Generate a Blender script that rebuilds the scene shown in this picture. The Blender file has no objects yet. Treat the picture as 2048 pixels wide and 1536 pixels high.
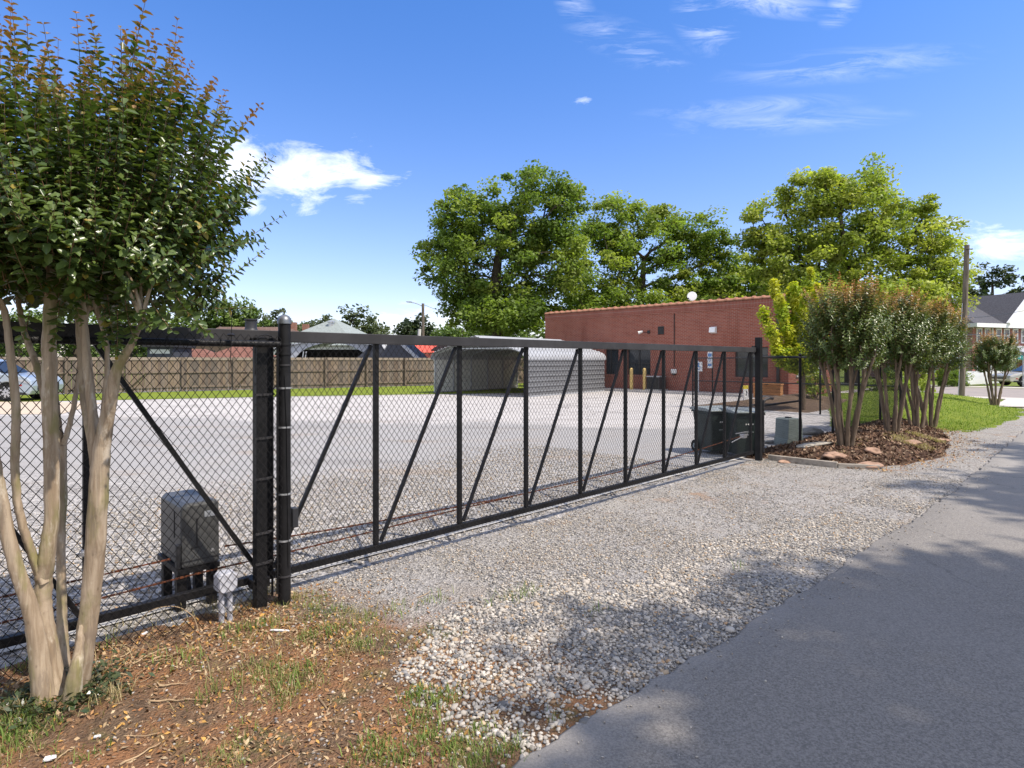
import bpy, math, random
import numpy as np
from mathutils import Vector, Matrix, Euler
R = math.radians
SC = bpy.context.scene
COL = SC.collection
random.seed(7)
RNG = np.random.default_rng(11)

# ------------------------------------------------------------------ camera
F = 1190.0          # focal length in pixels of the 2048 px photograph
CH = 1.65           # eye height
cam = bpy.data.cameras.new("camera")
cam.sensor_width = 36.0
cam.lens = 36.0 * F / 2048.0
cam.shift_y = -48.0 / 2048.0
cam.clip_end = 6000
cam.clip_start = 0.05
camo = bpy.data.objects.new("camera", cam)
COL.objects.link(camo)
camo.location = (0, 0, CH)
camo.rotation_euler = (R(90), 0, 0)
SC.camera = camo

# ------------------------------------------------------------------ exposure
SC.view_settings.view_transform = 'Standard'
SC.view_settings.look = 'None'
SC.view_settings.gamma = 1.0
SC.view_settings.use_curve_mapping = False
SC.view_settings.exposure = 0.9
SC.cycles.max_bounces = 6
SC.cycles.diffuse_bounces = 3
SC.cycles.transparent_max_bounces = 6

# ------------------------------------------------------------------ sun
SUN_EL = R(57)
SUN_H = Vector((0.90, -0.43, 0)).normalized()
sd = Vector((SUN_H.x * math.cos(SUN_EL), SUN_H.y * math.cos(SUN_EL), math.sin(SUN_EL)))
sl = bpy.data.lights.new("sun", 'SUN')
sl.energy = 3.3
sl.angle = R(0.55)
sl.color = (1.0, 0.91, 0.80)
so = bpy.data.objects.new("sun", sl)
COL.objects.link(so)
so.rotation_euler = sd.to_track_quat('Z', 'Y').to_euler()
so.location = (20, -10, 30)

# ------------------------------------------------------------------ world
W_ = bpy.data.worlds.new("World")
SC.world = W_
W_.use_nodes = True
wt = W_.node_tree
wt.nodes.clear()
def wn(t, **k):
    n = wt.nodes.new(t)
    for a, b in k.items():
        setattr(n, a, b)
    return n
def wmath(op, a, b=None, clamp=False):
    n = wn('ShaderNodeMath', operation=op, use_clamp=clamp)
    for i, v in enumerate((a, b)):
        if v is None:
            continue
        if isinstance(v, (int, float)):
            n.inputs[i].default_value = v
        else:
            wt.links.new(v, n.inputs[i])
    return n.outputs[0]
sky = wn('ShaderNodeTexSky', sky_type='NISHITA')
sky.sun_disc = False
sky.sun_elevation = SUN_EL
sky.sun_rotation = math.atan2(SUN_H.x, SUN_H.y)
sky.altitude = 200
sky.air_density = 1.0
sky.dust_density = 0.8
sky.ozone_density = 1.8
hs = wn('ShaderNodeHueSaturation')
hs.inputs['Saturation'].default_value = 1.12
hs.inputs['Hue'].default_value = 0.503
wt.links.new(sky.outputs[0], hs.inputs['Color'])
tc = wn('ShaderNodeTexCoord')
sep = wn('ShaderNodeSeparateXYZ')
wt.links.new(tc.outputs['Generated'], sep.inputs[0])
den = wmath('MAXIMUM', sep.outputs['Y'], 0.08)
# deeper blue with height above the horizon, the same all round
zr = wn('ShaderNodeMapRange', interpolation_type='SMOOTHSTEP')
wt.links.new(sep.outputs['Z'], zr.inputs['Value']); zr.inputs['From Min'].default_value = 0.02; zr.inputs['From Max'].default_value = 0.62
gm = wn('ShaderNodeMix', data_type='RGBA')
wt.links.new(zr.outputs['Result'], gm.inputs['Factor']); gm.inputs['A'].default_value = (.86, .77, .89, 1); gm.inputs['B'].default_value = (.45, .71, 1.0, 1)
skm = wn('ShaderNodeMix', data_type='RGBA', blend_type='MULTIPLY'); skm.inputs['Factor'].default_value = 1
wt.links.new(hs.outputs[0], skm.inputs['A']); wt.links.new(gm.outputs['Result'], skm.inputs['B'])
uu = wmath('DIVIDE', sep.outputs['X'], den)
ww = wmath('DIVIDE', sep.outputs['Z'], den)
cmb = wn('ShaderNodeCombineXYZ')
wt.links.new(uu, cmb.inputs[0]); wt.links.new(ww, cmb.inputs[1])
def wnoise(scale, sx, sy, rot, detail=7, rough=0.62, dist=0.0, seed=0.0):
    mp = wn('ShaderNodeMapping')
    mp.inputs['Scale'].default_value = (sx, sy, 1)
    mp.inputs['Rotation'].default_value = (0, 0, rot)
    mp.inputs['Location'].default_value = (seed, seed * 0.7, seed)
    wt.links.new(cmb.outputs[0], mp.inputs[0])
    nz = wn('ShaderNodeTexNoise')
    nz.inputs['Scale'].default_value = scale
    nz.inputs['Detail'].default_value = detail
    nz.inputs['Roughness'].default_value = rough
    nz.inputs['Distortion'].default_value = dist
    wt.links.new(mp.outputs[0], nz.inputs['Vector'])
    return nz.outputs[0]
n_puff = wnoise(8, 1.0, 2.1, R(-16), detail=10, rough=0.66, dist=0.5, seed=3.1)
n_wisp = wnoise(11, 0.5, 2.6, R(-8), detail=10, rough=.68, dist=1.1, seed=8.3)
# (px, py, rx, ry, tilt, density, puffy)  : clouds by direction
CL = [(470, 335, 115, 56, 0, 1.2, 1), (600, 350, 190, 66, -8, 1.08, 1), (725, 372, 60, 30, -20, .8, 1),
      (500, 412, 60, 26, 8, .85, 1), (395, 330, 80, 55, 0, 1.0, 1), (560, 395, 120, 26, -6, .55, 1),
      (1170, 203, 26, 17, 0, .66, 1), (1990, 470, 130, 46, 0, .5, 1), (1255, 85, 120, 40, 20, .42, 0), (1410, 45, 75, 50, 55, .5, 0),
      (1530, 5, 130, 26, 8, .6, 0), (1680, 20, 45, 26, -40, .5, 0), (1700, 130, 240, 32, -5, .34, 0),
      (1560, 243, 230, 26, -3, .26, 0), (1500, 215, 200, 20, -4, .3, 0), (1150, 12, 40, 30, 40, .45, 0), (830, 640, 120, 40, 0, .55, 1)]
tot_p = None; tot_w = None
for px, py, rx, ry, tilt, dn, puffy in CL:
    mp = wn('ShaderNodeMapping', vector_type='TEXTURE')
    mp.inputs['Location'].default_value = ((px - 1024) / F, (720 - py) / F, 0)
    mp.inputs['Rotation'].default_value = (0, 0, R(-tilt))
    mp.inputs['Scale'].default_value = (rx / F, ry / F, 1)
    wt.links.new(cmb.outputs[0], mp.inputs[0])
    ln = wn('ShaderNodeVectorMath', operation='LENGTH')
    wt.links.new(mp.outputs[0], ln.inputs[0])
    m = wmath('MULTIPLY', wmath('SUBTRACT', 1.25, ln.outputs['Value'], clamp=True), dn)
    if puffy:
        tot_p = m if tot_p is None else wmath('MAXIMUM', tot_p, m)
    else:
        tot_w = m if tot_w is None else wmath('MAXIMUM', tot_w, m)
front = wmath('GREATER_THAN', sep.outputs['Y'], 0.08)
dp = wmath('MULTIPLY', wmath('SUBTRACT', wmath('ADD', wmath('MULTIPLY', tot_p, 1.0), wmath('MULTIPLY', n_puff, 3.4)), 1.98), .85, clamp=True)
dp = wmath('MULTIPLY', dp, wmath('GREATER_THAN', tot_p, 0.001))
dw = wmath('MULTIPLY', wmath('MULTIPLY', wmath('SUBTRACT', n_wisp, 0.45, clamp=True), 3.0), tot_w, clamp=True)
dens = wmath('MULTIPLY', wmath('MAXIMUM', dp, dw), front)
# clouds by direction mixed over the sky colour
mix = wn('ShaderNodeMix', data_type='RGBA')
wt.links.new(dens, mix.inputs['Factor'])
wt.links.new(skm.outputs['Result'], mix.inputs['A'])
mix.inputs['B'].default_value = (6.6, 6.7, 7.0, 1)
# added white veil over the unseen sky, makes the fill light neutral
nz2 = wn('ShaderNodeTexNoise'); nz2.inputs['Scale'].default_value = 2.6; nz2.inputs['Detail'].default_value = 8; nz2.inputs['Roughness'].default_value = .6
wt.links.new(tc.outputs['Generated'], nz2.inputs['Vector'])
def wramp(v, lo, hi):
    r = wn('ShaderNodeMapRange', interpolation_type='SMOOTHSTEP'); wt.links.new(v, r.inputs['Value']); r.inputs['From Min'].default_value = lo; r.inputs['From Max'].default_value = hi; return r.outputs['Result']
outv = wmath('MAXIMUM', wramp(wmath('MULTIPLY', sep.outputs['Y'], -1.0), -.42, .25), wramp(sep.outputs['Z'], .52, .85))
veil = wmath('MULTIPLY', outv, wmath('ADD', .25, wmath('MULTIPLY', wramp(nz2.outputs[0], .38, .66), .55)))
mix2 = wn('ShaderNodeMix', data_type='RGBA')
wt.links.new(veil, mix2.inputs['Factor']); wt.links.new(mix.outputs['Result'], mix2.inputs['A']); mix2.inputs['B'].default_value = (6.0, 5.8, 5.6, 1)
mix = mix2
bg = wn('ShaderNodeBackground')
bg.inputs['Strength'].default_value = 0.14
wt.links.new(mix.outputs['Result'], bg.inputs['Color'])
wo = wn('ShaderNodeOutputWorld')
wt.links.new(bg.outputs[0], wo.inputs['Surface'])

# ------------------------------------------------------------------ frames and projection helpers
D2 = np.array([0.7118, 0.7024])      # along the gate, to the right and away
N2 = np.array([0.7024, -0.7118])     # from the gate towards the road
O2 = -4.12 * N2
GROT = math.atan2(D2[1], D2[0])
def Wsp(s, p, z=0.0):
    q = O2 + s * D2 + p * N2
    return Vector((q[0], q[1], z))
def SP(x, y):
    v = np.array([x, y]) - O2
    return float(v @ D2), float(v @ N2)
def GP(px, py, h=0.0):               # photograph pixel to a point on level h
    d = F * (CH - h) / (py - 720.0)
    return Vector(((px - 1024) / F * d, d, h))
def AT(px, py, d):                   # photograph pixel at depth d
    return Vector(((px - 1024) / F * d, d, CH - (py - 720) / F * d))

# ------------------------------------------------------------------ object helpers
def link(o, parent=None):
    COL.objects.link(o)
    if parent is not None:
        o.parent = parent
    return o
def tag(o, label=None, cat=None, group=None, kind=None):
    for k, v in (('label', label), ('category', cat), ('group', group), ('kind', kind)):
        if v:
            o[k] = v
    return o
def thing(name, label, cat, loc=(0, 0, 0), rz=0.0, group=None):
    o = bpy.data.objects.new(name, None)
    o.empty_display_size = 0.2
    link(o)
    o.location = loc
    o.rotation_euler = (0, 0, rz)
    return tag(o, label, cat, group)
def np_mesh(name, v, f, m=None, colors=None, smooth=False):
    v = np.asarray(v, dtype=np.float32); f = np.asarray(f, dtype=np.int32)
    me = bpy.data.meshes.new(name)
    me.vertices.add(len(v)); me.vertices.foreach_set('co', v.ravel())
    k = f.shape[1]
    me.loops.add(f.size); me.loops.foreach_set('vertex_index', f.ravel())
    me.polygons.add(len(f))
    me.polygons.foreach_set('loop_start', np.arange(0, f.size, k, dtype=np.int32))
    me.polygons.foreach_set('loop_total', np.full(len(f), k, dtype=np.int32))
    if smooth:
        me.polygons.foreach_set('use_smooth', np.ones(len(f), dtype=bool))
    if colors is not None:
        ca = me.color_attributes.new('col', 'FLOAT_COLOR', 'POINT')
        c = np.ones((len(v), 4), dtype=np.float32); c[:, :3] = colors
        ca.data.foreach_set('color', c.ravel())
    me.update(calc_edges=True)
    if m is not None:
        me.materials.append(m)
    return me
def ob(name, me, parent=None, loc=None, rot=None):
    o = bpy.data.objects.new(name, me)
    link(o, parent)
    if loc is not None: o.location = loc
    if rot is not None: o.rotation_euler = rot
    return o
class MB:
    """collects simple shapes into one mesh"""
    def __init__(self): self.v = []; self.f = []; self.sm = []
    def add(self, v, f, smooth=False):
        b = len(self.v); self.v += [tuple(x) for x in v]
        for q in f: self.f.append(tuple(i + b for i in q)); self.sm.append(smooth)
        return self
    def box(self, x0, x1, y0, y1, z0, z1, M=None):
        v = [Vector((x, y, z)) for z in (z0, z1) for y in (y0, y1) for x in (x0, x1)]
        if M is not None: v = [M @ p for p in v]
        return self.add(v, [(0, 2, 3, 1), (4, 5, 7, 6), (0, 1, 5, 4), (2, 6, 7, 3), (0, 4, 6, 2), (1, 3, 7, 5)])
    def bar(self, a, b, w, h, up=(0, 0, 1)):
        a = Vector(a); b = Vector(b); t = (b - a); L = t.length; t.normalize()
        u = Vector(up)
        s = t.cross(u)
        if s.length < 1e-4: s = t.cross(Vector((0, 1, 0)))
        s.normalize(); u = s.cross(t)
        v = []
        for q in (a, b):
            for i, j in ((-1, -1), (1, -1), (1, 1), (-1, 1)):
                v.append(q + s * (i * w / 2) + u * (j * h / 2))
        return self.add(v, [(3, 2, 1, 0), (4, 5, 6, 7), (0, 1, 5, 4), (1, 2, 6, 5), (2, 3, 7, 6), (3, 0, 4, 7)])
    def tube(self, pts, rad, n=8, cap=True):
        pts = [Vector(p) for p in pts]
        if not hasattr(rad, '__len__'): rad = [rad] * len(pts)
        v = []; f = []; ref = None
        for i, p in enumerate(pts):
            t = (pts[min(i + 1, len(pts) - 1)] - pts[max(i - 1, 0)])
            if t.length < 1e-9: t = Vector((0, 0, 1))
            t.normalize()
            if ref is None:
                ref = t.cross(Vector((0.13, 1, 0.07))) if abs(t.y) < .9 else t.cross(Vector((1, 0, 0.1)))
            s = ref - t * ref.dot(t); s.normalize(); ref = s; u = t.cross(s)
            for k in range(n):
                a = 2 * math.pi * k / n
                v.append(p + (s * math.cos(a) + u * math.sin(a)) * rad[i])
        for i in range(len(pts) - 1):
            for k in range(n):
                k2 = (k + 1) % n
                f.append((i * n + k, i * n + k2, (i + 1) * n + k2, (i + 1) * n + k))
        if cap:
            f.append(tuple(range(n - 1, -1, -1))); f.append(tuple(range((len(pts) - 1) * n, len(pts) * n)))
        return self.add(v, f, True)
    def lathe(self, prof, c=(0, 0, 0), n=16):
        v = []; f = []
        for r, z in prof:
            for k in range(n):
                a = 2 * math.pi * k / n
                v.append((c[0] + r * math.cos(a), c[1] + r * math.sin(a), c[2] + z))
        for i in range(len(prof) - 1):
            for k in range(n):
                k2 = (k + 1) % n
                f.append((i * n + k, i * n + k2, (i + 1) * n + k2, (i + 1) * n + k))
        f.append(tuple(range(n - 1, -1, -1))); f.append(tuple(range((len(prof) - 1) * n, len(prof) * n)))
        return self.add(v, f, True)
    def prism(self, poly, lo, hi, axis='z'):
        def P(a, b, c): return {'z': (a, b, c), 'y': (a, c, b), 'x': (c, a, b)}[axis]
        n = len(poly)
        v = [P(a, b, lo) for a, b in poly] + [P(a, b, hi) for a, b in poly]
        f = [tuple(range(n - 1, -1, -1)), tuple(range(n, 2 * n))] + [(i, (i + 1) % n, n + (i + 1) % n, n + i) for i in range(n)]
        return self.add(v, f)
    def mesh(self, name, m):
        me = bpy.data.meshes.new(name)
        me.from_pydata([tuple(p) for p in self.v], [], self.f)
        me.polygons.foreach_set('use_smooth', self.sm)
        import bmesh
        bm = bmesh.new(); bm.from_mesh(me)
        bmesh.ops.recalc_face_normals(bm, faces=bm.faces)
        bm.to_mesh(me); bm.free()
        me.update()
        if m is not None: me.materials.append(m)
        return me
    def build(self, name, m, parent=None, loc=None, rot=None, bevel=0):
        me = self.mesh(name, m)
        o = ob(name, me, parent, loc, rot)
        if any(self.sm):
            try: me.set_sharp_from_angle(angle=R(40))
            except Exception: pass
        if bevel:
            md = o.modifiers.new('bevel', 'BEVEL'); md.width = bevel; md.segments = 2; md.limit_method = 'ANGLE'; md.angle_limit = R(50)
        return o
def catmull(pts, n=6):
    pts = [Vector(p) for p in pts]; out = []
    P = [pts[0] * 2 - pts[1]] + pts + [pts[-1] * 2 - pts[-2]]
    for i in range(1, len(P) - 2):
        for k in range(n):
            t = k / n
            a, b, c, d = P[i - 1], P[i], P[i + 1], P[i + 2]
            out.append(0.5 * ((2 * b) + (c - a) * t + (2 * a - 5 * b + 4 * c - d) * t * t + (3 * b - a - 3 * c + d) * t ** 3))
    out.append(pts[-1]); return out
def lerp_list(vals, n):
    k = len(vals) - 1
    return [vals[min(int(i * k / (n - 1)), k - 1)] + (vals[min(int(i * k / (n - 1)), k - 1) + 1] - vals[min(int(i * k / (n - 1)), k - 1)]) * (i * k / (n - 1) - min(int(i * k / (n - 1)), k - 1)) for i in range(n)]

# ------------------------------------------------------------------ materials
class NB:
    def __init__(self, name):
        self.m = bpy.data.materials.new(name); self.m.use_nodes = True
        self.t = self.m.node_tree; self.t.nodes.clear()
        self.out = self.t.nodes.new('ShaderNodeOutputMaterial')
        self.co = self.t.nodes.new('ShaderNodeTexCoord')
    def n(self, ty, **k):
        x = self.t.nodes.new(ty)
        for a, b in k.items(): setattr(x, a, b)
        return x
    def put(self, sock, v):
        if isinstance(v, bpy.types.NodeSocket): self.t.links.new(v, sock)
        elif isinstance(v, (tuple, list)) and len(v) == 3 and sock.type == 'RGBA': sock.default_value = (*v, 1)
        else: sock.default_value = v
    def math(self, op, a, b=0.0, clamp=False):
        x = self.n('ShaderNodeMath', operation=op, use_clamp=clamp)
        self.put(x.inputs[0], a); self.put(x.inputs[1], b); return x.outputs[0]
    def mix(self, f, a, b, mode='MIX'):
        x = self.n('ShaderNodeMix', data_type='RGBA', blend_type=mode)
        self.put(x.inputs['Factor'], f); self.put(x.inputs['A'], a); self.put(x.inputs['B'], b); return x.outputs['Result']
    def vec(self, scale=(1, 1, 1), src='Object', rot=(0, 0, 0), loc=(0, 0, 0)):
        mp = self.n('ShaderNodeMapping'); mp.inputs['Scale'].default_value = scale; mp.inputs['Rotation'].default_value = rot; mp.inputs['Location'].default_value = loc
        self.t.links.new(self.co.outputs[src] if isinstance(src, str) else src, mp.inputs[0]); return mp.outputs[0]
    def noise(self, scale, detail=4, rough=0.55, vec=None, dist=0.0):
        x = self.n('ShaderNodeTexNoise'); x.inputs['Scale'].default_value = scale; x.inputs['Detail'].default_value = detail
        x.inputs['Roughness'].default_value = rough; x.inputs['Distortion'].default_value = dist
        self.t.links.new(vec if vec is not None else self.co.outputs['Object'], x.inputs['Vector']); return x.outputs[0]
    def voro(self, scale, vec=None, feature='F1', out='Distance'):
        x = self.n('ShaderNodeTexVoronoi', feature=feature); x.inputs['Scale'].default_value = scale
        self.t.links.new(vec if vec is not None else self.co.outputs['Object'], x.inputs['Vector']); return x.outputs[out]
    def ramp(self, v, lo, hi, smooth=True):
        x = self.n('ShaderNodeMapRange', interpolation_type='SMOOTHSTEP' if smooth else 'LINEAR')
        self.put(x.inputs['Value'], v); x.inputs['From Min'].default_value = lo; x.inputs['From Max'].default_value = hi
        return x.outputs['Result']
    def attr(self, name='col'):
        x = self.n('ShaderNodeAttribute'); x.attribute_name = name; return x.outputs['Color']
    def bump(self, h, strength=0.4, dist=0.01, normal=None):
        x = self.n('ShaderNodeBump'); x.inputs['Strength'].default_value = strength; x.inputs['Distance'].default_value = dist
        self.put(x.inputs['Height'], h)
        if normal is not None: self.t.links.new(normal, x.inputs['Normal'])
        return x.outputs[0]
    def bsdf(self, color, rough=0.8, metal=0.0, spec=0.3, normal=None, **k):
        x = self.n('ShaderNodeBsdfPrincipled'); self.put(x.inputs['Base Color'], color); self.put(x.inputs['Roughness'], rough)
        x.inputs['Metallic'].default_value = metal; x.inputs['Specular IOR Level'].default_value = spec
        if normal is not None: self.t.links.new(normal, x.inputs['Normal'])
        return x
    def done(self, shader):
        self.t.links.new(shader.outputs[0] if hasattr(shader, 'outputs') else shader, self.out.inputs['Surface']); return self.m
def simple(name, c, rough=0.6, metal=0.0, spec=0.4, var=0.25, vs=6.0, c2=None, bump=0.0, bs=60, stretch=(1, 1, 1), amt=0.5):
    b = NB(name)
    v = b.vec(stretch)
    dark = c2 if c2 else tuple(x * (1 - var) for x in c)
    lite = tuple(min(1, x * (1 + var)) for x in c)
    n1 = b.noise(vs, 5, .6, v)
    colr = b.mix(b.ramp(n1, .35, .7), lite if not c2 else c, dark)
    if amt: colr = b.mix(b.math('MULTIPLY', b.ramp(b.noise(vs * 7, 4, .7, v), .4, .75), amt), colr, tuple(x * .72 for x in c))
    nm = b.bump(b.noise(bs, 4, .6, v), bump, .01) if bump else None
    return b.done(b.bsdf(colr, b.math('ADD', rough - .06, b.math('MULTIPLY', n1, .14)), metal, spec, nm))

m_black = simple('black_paint', (.011, .0105, .011), .5, 0, .22, .4, 5, bump=.05, bs=120, amt=.6)
m_rail = simple('rail_paint', (.034, .032, .033), .55, 0, .3, .25, 3, bump=.04, bs=90)
m_wire = simple('vinyl_wire', (.012, .011, .011), .5, 0, .25, .3, 20)
m_galv = simple('galvanised_steel', (.55, .55, .56), .38, .8, .5, .15, 30)
m_capm = simple('post_cap_metal', (.17, .18, .19), .4, .6, .5, .15, 30)
m_rust = simple('rusty_chain', (.17, .055, .022), .8, .2, .3, .4, 25, c2=(.07, .028, .016))
m_plastic_gray = simple('gray_plastic', (.062, .063, .062), .45, 0, .4, .12, 4, bump=.04, bs=200, amt=.3)
m_plastic_dark = simple('dark_plastic', (.02, .02, .022), .5, 0, .4, .2, 8)
m_pvc = simple('gray_white_pvc', (.46, .46, .49), .5, 0, .4, .06, 8, amt=.15)
m_white = simple('white_paint', (.78, .78, .77), .55, 0, .35, .05, 4, amt=.1)
m_white_dirty = simple('weathered_white', (.62, .61, .58), .6, 0, .3, .1, 9, amt=.3)
m_concrete = simple('concrete', (.40, .385, .36), .9, 0, .2, .18, 3, bump=.25, bs=90)
m_curb = simple('pale_curb', (.44, .42, .40), .9, 0, .2, .15, 4, bump=.2, bs=70)
m_yellow = simple('bollard_yellow', (.62, .44, .16), .6, 0, .35, .12, 6, amt=.3)
m_steel_dark = simple('dark_frame', (.03, .03, .03), .5, 0, .4, .3, 8)
m_chest = simple('orange_stained_wood', (.42, .19, .07), .6, 0, .35, .25, 3, stretch=(.4, 4, 4), bump=.15)
m_timber = simple('gray_timber', (.30, .265, .22), .85, 0, .2, .3, 4, stretch=(.4, 3, 3), bump=.3)
m_greenbox = simple('utility_green', (.20, .235, .215), .55, 0, .35, .1, 6, amt=.3)
m_bin = simple('bin_dark_green', (.016, .026, .024), .5, 0, .4, .3, 6, amt=.4)
m_lid = simple('bin_lid_gray', (.22, .245, .24), .45, 0, .4, .12, 6)
m_pole = simple('weathered_pole', (.15, .125, .10), .9, 0, .2, .35, 5, stretch=(3, 3, .3), bump=.4, bs=25)
m_rock = simple('gray_boulder', (.22, .21, .19), .9, 0, .25, .35, 5, bump=.6, bs=20)
m_rock_tan = simple('terracotta_rock', (.32, .205, .145), .9, 0, .25, .3, 8, bump=.5, bs=25)
m_slab = simple('gray_slab', (.34, .31, .26), .9, 0, .25, .3, 7, bump=.5, bs=25)
m_shingle_gray = simple('dark_shingles', (.075, .075, .085), .9, 0, .2, .3, 9, bump=.3, bs=30, stretch=(1, 1, 3))
m_shingle_green = simple('green_gray_shingles', (.24, .27, .26), .85, 0, .25, .15, 5, bump=.2, bs=30)
m_shingle_brown = simple('brown_shingles', (.13, .085, .07), .9, 0, .2, .3, 6, bump=.3, bs=30)
m_shingle_red = simple('red_brown_shingles', (.17, .08, .06), .85, 0, .2, .3, 5, bump=.3, bs=30)
m_red_roof = simple('red_metal_roof', (.62, .10, .065), .5, 0, .4, .15, 2)
m_gray_roof = simple('gray_metal_roof', (.34, .36, .40), .5, .2, .4, .12, 2)
m_shadow_in = simple('dark_interior', (.02, .02, .02), .9, 0, .1, .3, 3)  # near-black colour standing in for interior shade
m_dkwall = simple('dark_blue_gray_siding', (.05, .055, .07), .7, 0, .3, .2, 5, stretch=(1, 1, 8))
m_tile = simple('terracotta_coping', (.36, .175, .11), .75, 0, .3, .25, 4)
m_rubber = simple('tyre_rubber', (.015, .015, .015), .8, 0, .2, .2, 20)
m_alloy = simple('alloy_wheel', (.5, .5, .52), .3, .8, .5, .1, 10)
m_curtain = simple('pale_blind', (.5, .52, .5), .8, 0, .2, .12, 5, stretch=(6, 6, 1))
m_teal = simple('teal_sign', (.02, .22, .21), .5, 0, .4, .1, 5)
m_signblue = simple('sign_blue', (.10, .25, .52), .5, 0, .4, .1, 9)
m_alum = simple('aluminium_post', (.42, .44, .47), .4, .5, .4, .1, 12)
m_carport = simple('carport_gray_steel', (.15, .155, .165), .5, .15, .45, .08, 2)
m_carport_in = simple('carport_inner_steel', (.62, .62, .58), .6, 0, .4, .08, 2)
m_carport_roof = simple('carport_roof_steel', (.33, .34, .36), .55, .05, .45, .06, 2)
m_trash = simple('white_litter', (.72, .71, .7), .6, 0, .3, .1, 20)
m_pink = simple('brown_lap_siding', (.24, .16, .12), .8, 0, .3, .15, 6, stretch=(1, 1, 6))

def glass(name, c=(.02, .025, .03)):
    b = NB(name); return b.done(b.bsdf(b.mix(b.ramp(b.noise(.8, 2), .3, .7), c, tuple(x * 1.8 for x in c)), .06, 0, .6))
m_glass = glass('window_glass')
m_glass_car = glass('car_glass', (.015, .018, .02))
def carpaint(name, c):
    b = NB(name)
    x = b.bsdf(b.mix(b.ramp(b.noise(3, 2), .3, .7), c, tuple(v * .93 for v in c)), .32, .35, .5)
    x.inputs['Coat Weight'].default_value = .6; x.inputs['Coat Roughness'].default_value = .08
    return b.done(x)
m_car_silver = carpaint('silver_blue_paint', (.36, .42, .47))
m_car_cream = carpaint('champagne_paint', (.52, .49, .42))
def redlens():
    b = NB('red_lens'); return b.done(b.bsdf((.35, .02, .015), .15, 0, .5))
m_redlens = redlens()

def brick_mat(name, axes, c1, c2, mortar, bw=.203, bh=.0677, vertical=False, stain=True):
    b = NB(name)
    s = b.n('ShaderNodeSeparateXYZ'); b.t.links.new(b.co.outputs['Object'], s.inputs[0])
    cx = b.n('ShaderNodeCombineXYZ')
    a0, a1 = ('Z', axes) if vertical else (axes, 'Z')
    b.t.links.new(s.outputs[a0], cx.inputs[0]); b.t.links.new(s.outputs[a1], cx.inputs[1])
    br = b.n('ShaderNodeTexBrick'); b.t.links.new(cx.outputs[0], br.inputs['Vector'])
    br.inputs['Color1'].default_value = (*c1, 1); br.inputs['Color2'].default_value = (*c2, 1); br.inputs['Mortar'].default_value = (*mortar, 1)
    br.inputs['Scale'].default_value = 1; br.inputs['Brick Width'].default_value = bw; br.inputs['Row Height'].default_value = bh
    br.inputs['Mortar Size'].default_value = .0075; br.inputs['Bias'].default_value = -.1; br.inputs['Mortar Smooth'].default_value = .15
    if vertical: br.offset = 0
    colr = b.mix(b.math('MULTIPLY', b.ramp(b.noise(.7, 4, .6), .4, .75), .35), br.outputs['Color'], tuple(x * .6 for x in c1))
    colr = b.mix(b.math('MULTIPLY', b.ramp(b.noise(.35, 5, .7, b.vec((1, 1, .5), loc=(5, 5, 2))), .48, .7), .4), colr, (.36, .17, .12))
    if stain:
        st = b.noise(1.1, 4, .65, b.vec((1, 1, .18)))
        colr = b.mix(b.math('MULTIPLY', b.ramp(st, .52, .8), .5), colr, tuple(x * .42 for x in c1))
    nm = b.bump(b.math('ADD', b.math('SUBTRACT', 1.0, br.outputs['Fac']), b.math('MULTIPLY', b.noise(60, 3), .3)), .6, .006)
    return b.done(b.bsdf(colr, .88, 0, .2, nm))
BR1, BR2, MO = (.30, .085, .052), (.235, .062, .04), (.33, .25, .21)
m_brick_x = brick_mat('brick_long_wall', 'X', BR1, BR2, MO)
m_brick_y = brick_mat('brick_end_wall', 'Y', BR1, BR2, MO)
m_brick_sold = brick_mat('brick_soldier_course', 'X', (.27, .075, .048), (.22, .058, .04), MO, .203, .0677, True, True)
m_brick_house = brick_mat('house_brick', 'X', (.33, .10, .07), (.25, .07, .05), (.4, .33, .3), stain=False)
m_brick_chim = brick_mat('chimney_brick', 'X', (.30, .13, .09), (.22, .09, .06), (.3, .25, .2), stain=False)

def leaf_mat(name, trans=.35, rough=.4, spec=.45, tcol=(1.15, 1.25, .55)):
    b = NB(name)
    a = b.attr()
    colr = b.mix(b.math('MULTIPLY', b.noise(8, 2), .10), a, (0.02, .03, .01))
    p = b.bsdf(colr, rough, 0, spec)
    t = b.n('ShaderNodeBsdfTranslucent'); b.put(t.inputs['Color'], b.mix(1.0, colr, tcol, 'MULTIPLY'))
    ms = b.n('ShaderNodeMixShader'); ms.inputs[0].default_value = trans
    b.t.links.new(p.outputs[0], ms.inputs[1]); b.t.links.new(t.outputs[0], ms.inputs[2])
    return b.done(ms)
m_leaf_gloss = leaf_mat('glossy_leaf', .24, .3, .45)
m_leaf = leaf_mat('tree_leaf', .5, .5, .3)
m_leaf_far = leaf_mat('far_leaf', .3, .65, .2)
m_leaf_yellow = leaf_mat('yellow_green_leaf', .45, .5, .3, (1.2, 1.2, .4))
m_grass = leaf_mat('grass_blade', .35, .55, .25)
m_stone = None
def attr_mat(name, rough=.85, spec=.25, bs=90, bstr=.35):
    b = NB(name)
    a = b.attr()
    c = b.mix(b.math('MULTIPLY', b.ramp(b.noise(70, 4, .7), .4, .7), .35), a, b.mix(1.0, a, (.55, .52, .5), 'MULTIPLY'))
    return b.done(b.bsdf(c, rough, 0, spec, b.bump(b.noise(bs, 4), bstr, .004)))
m_stone = attr_mat('gravel_stone')
m_chip = attr_mat('bark_chip', .9, .15)
m_board = None
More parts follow.
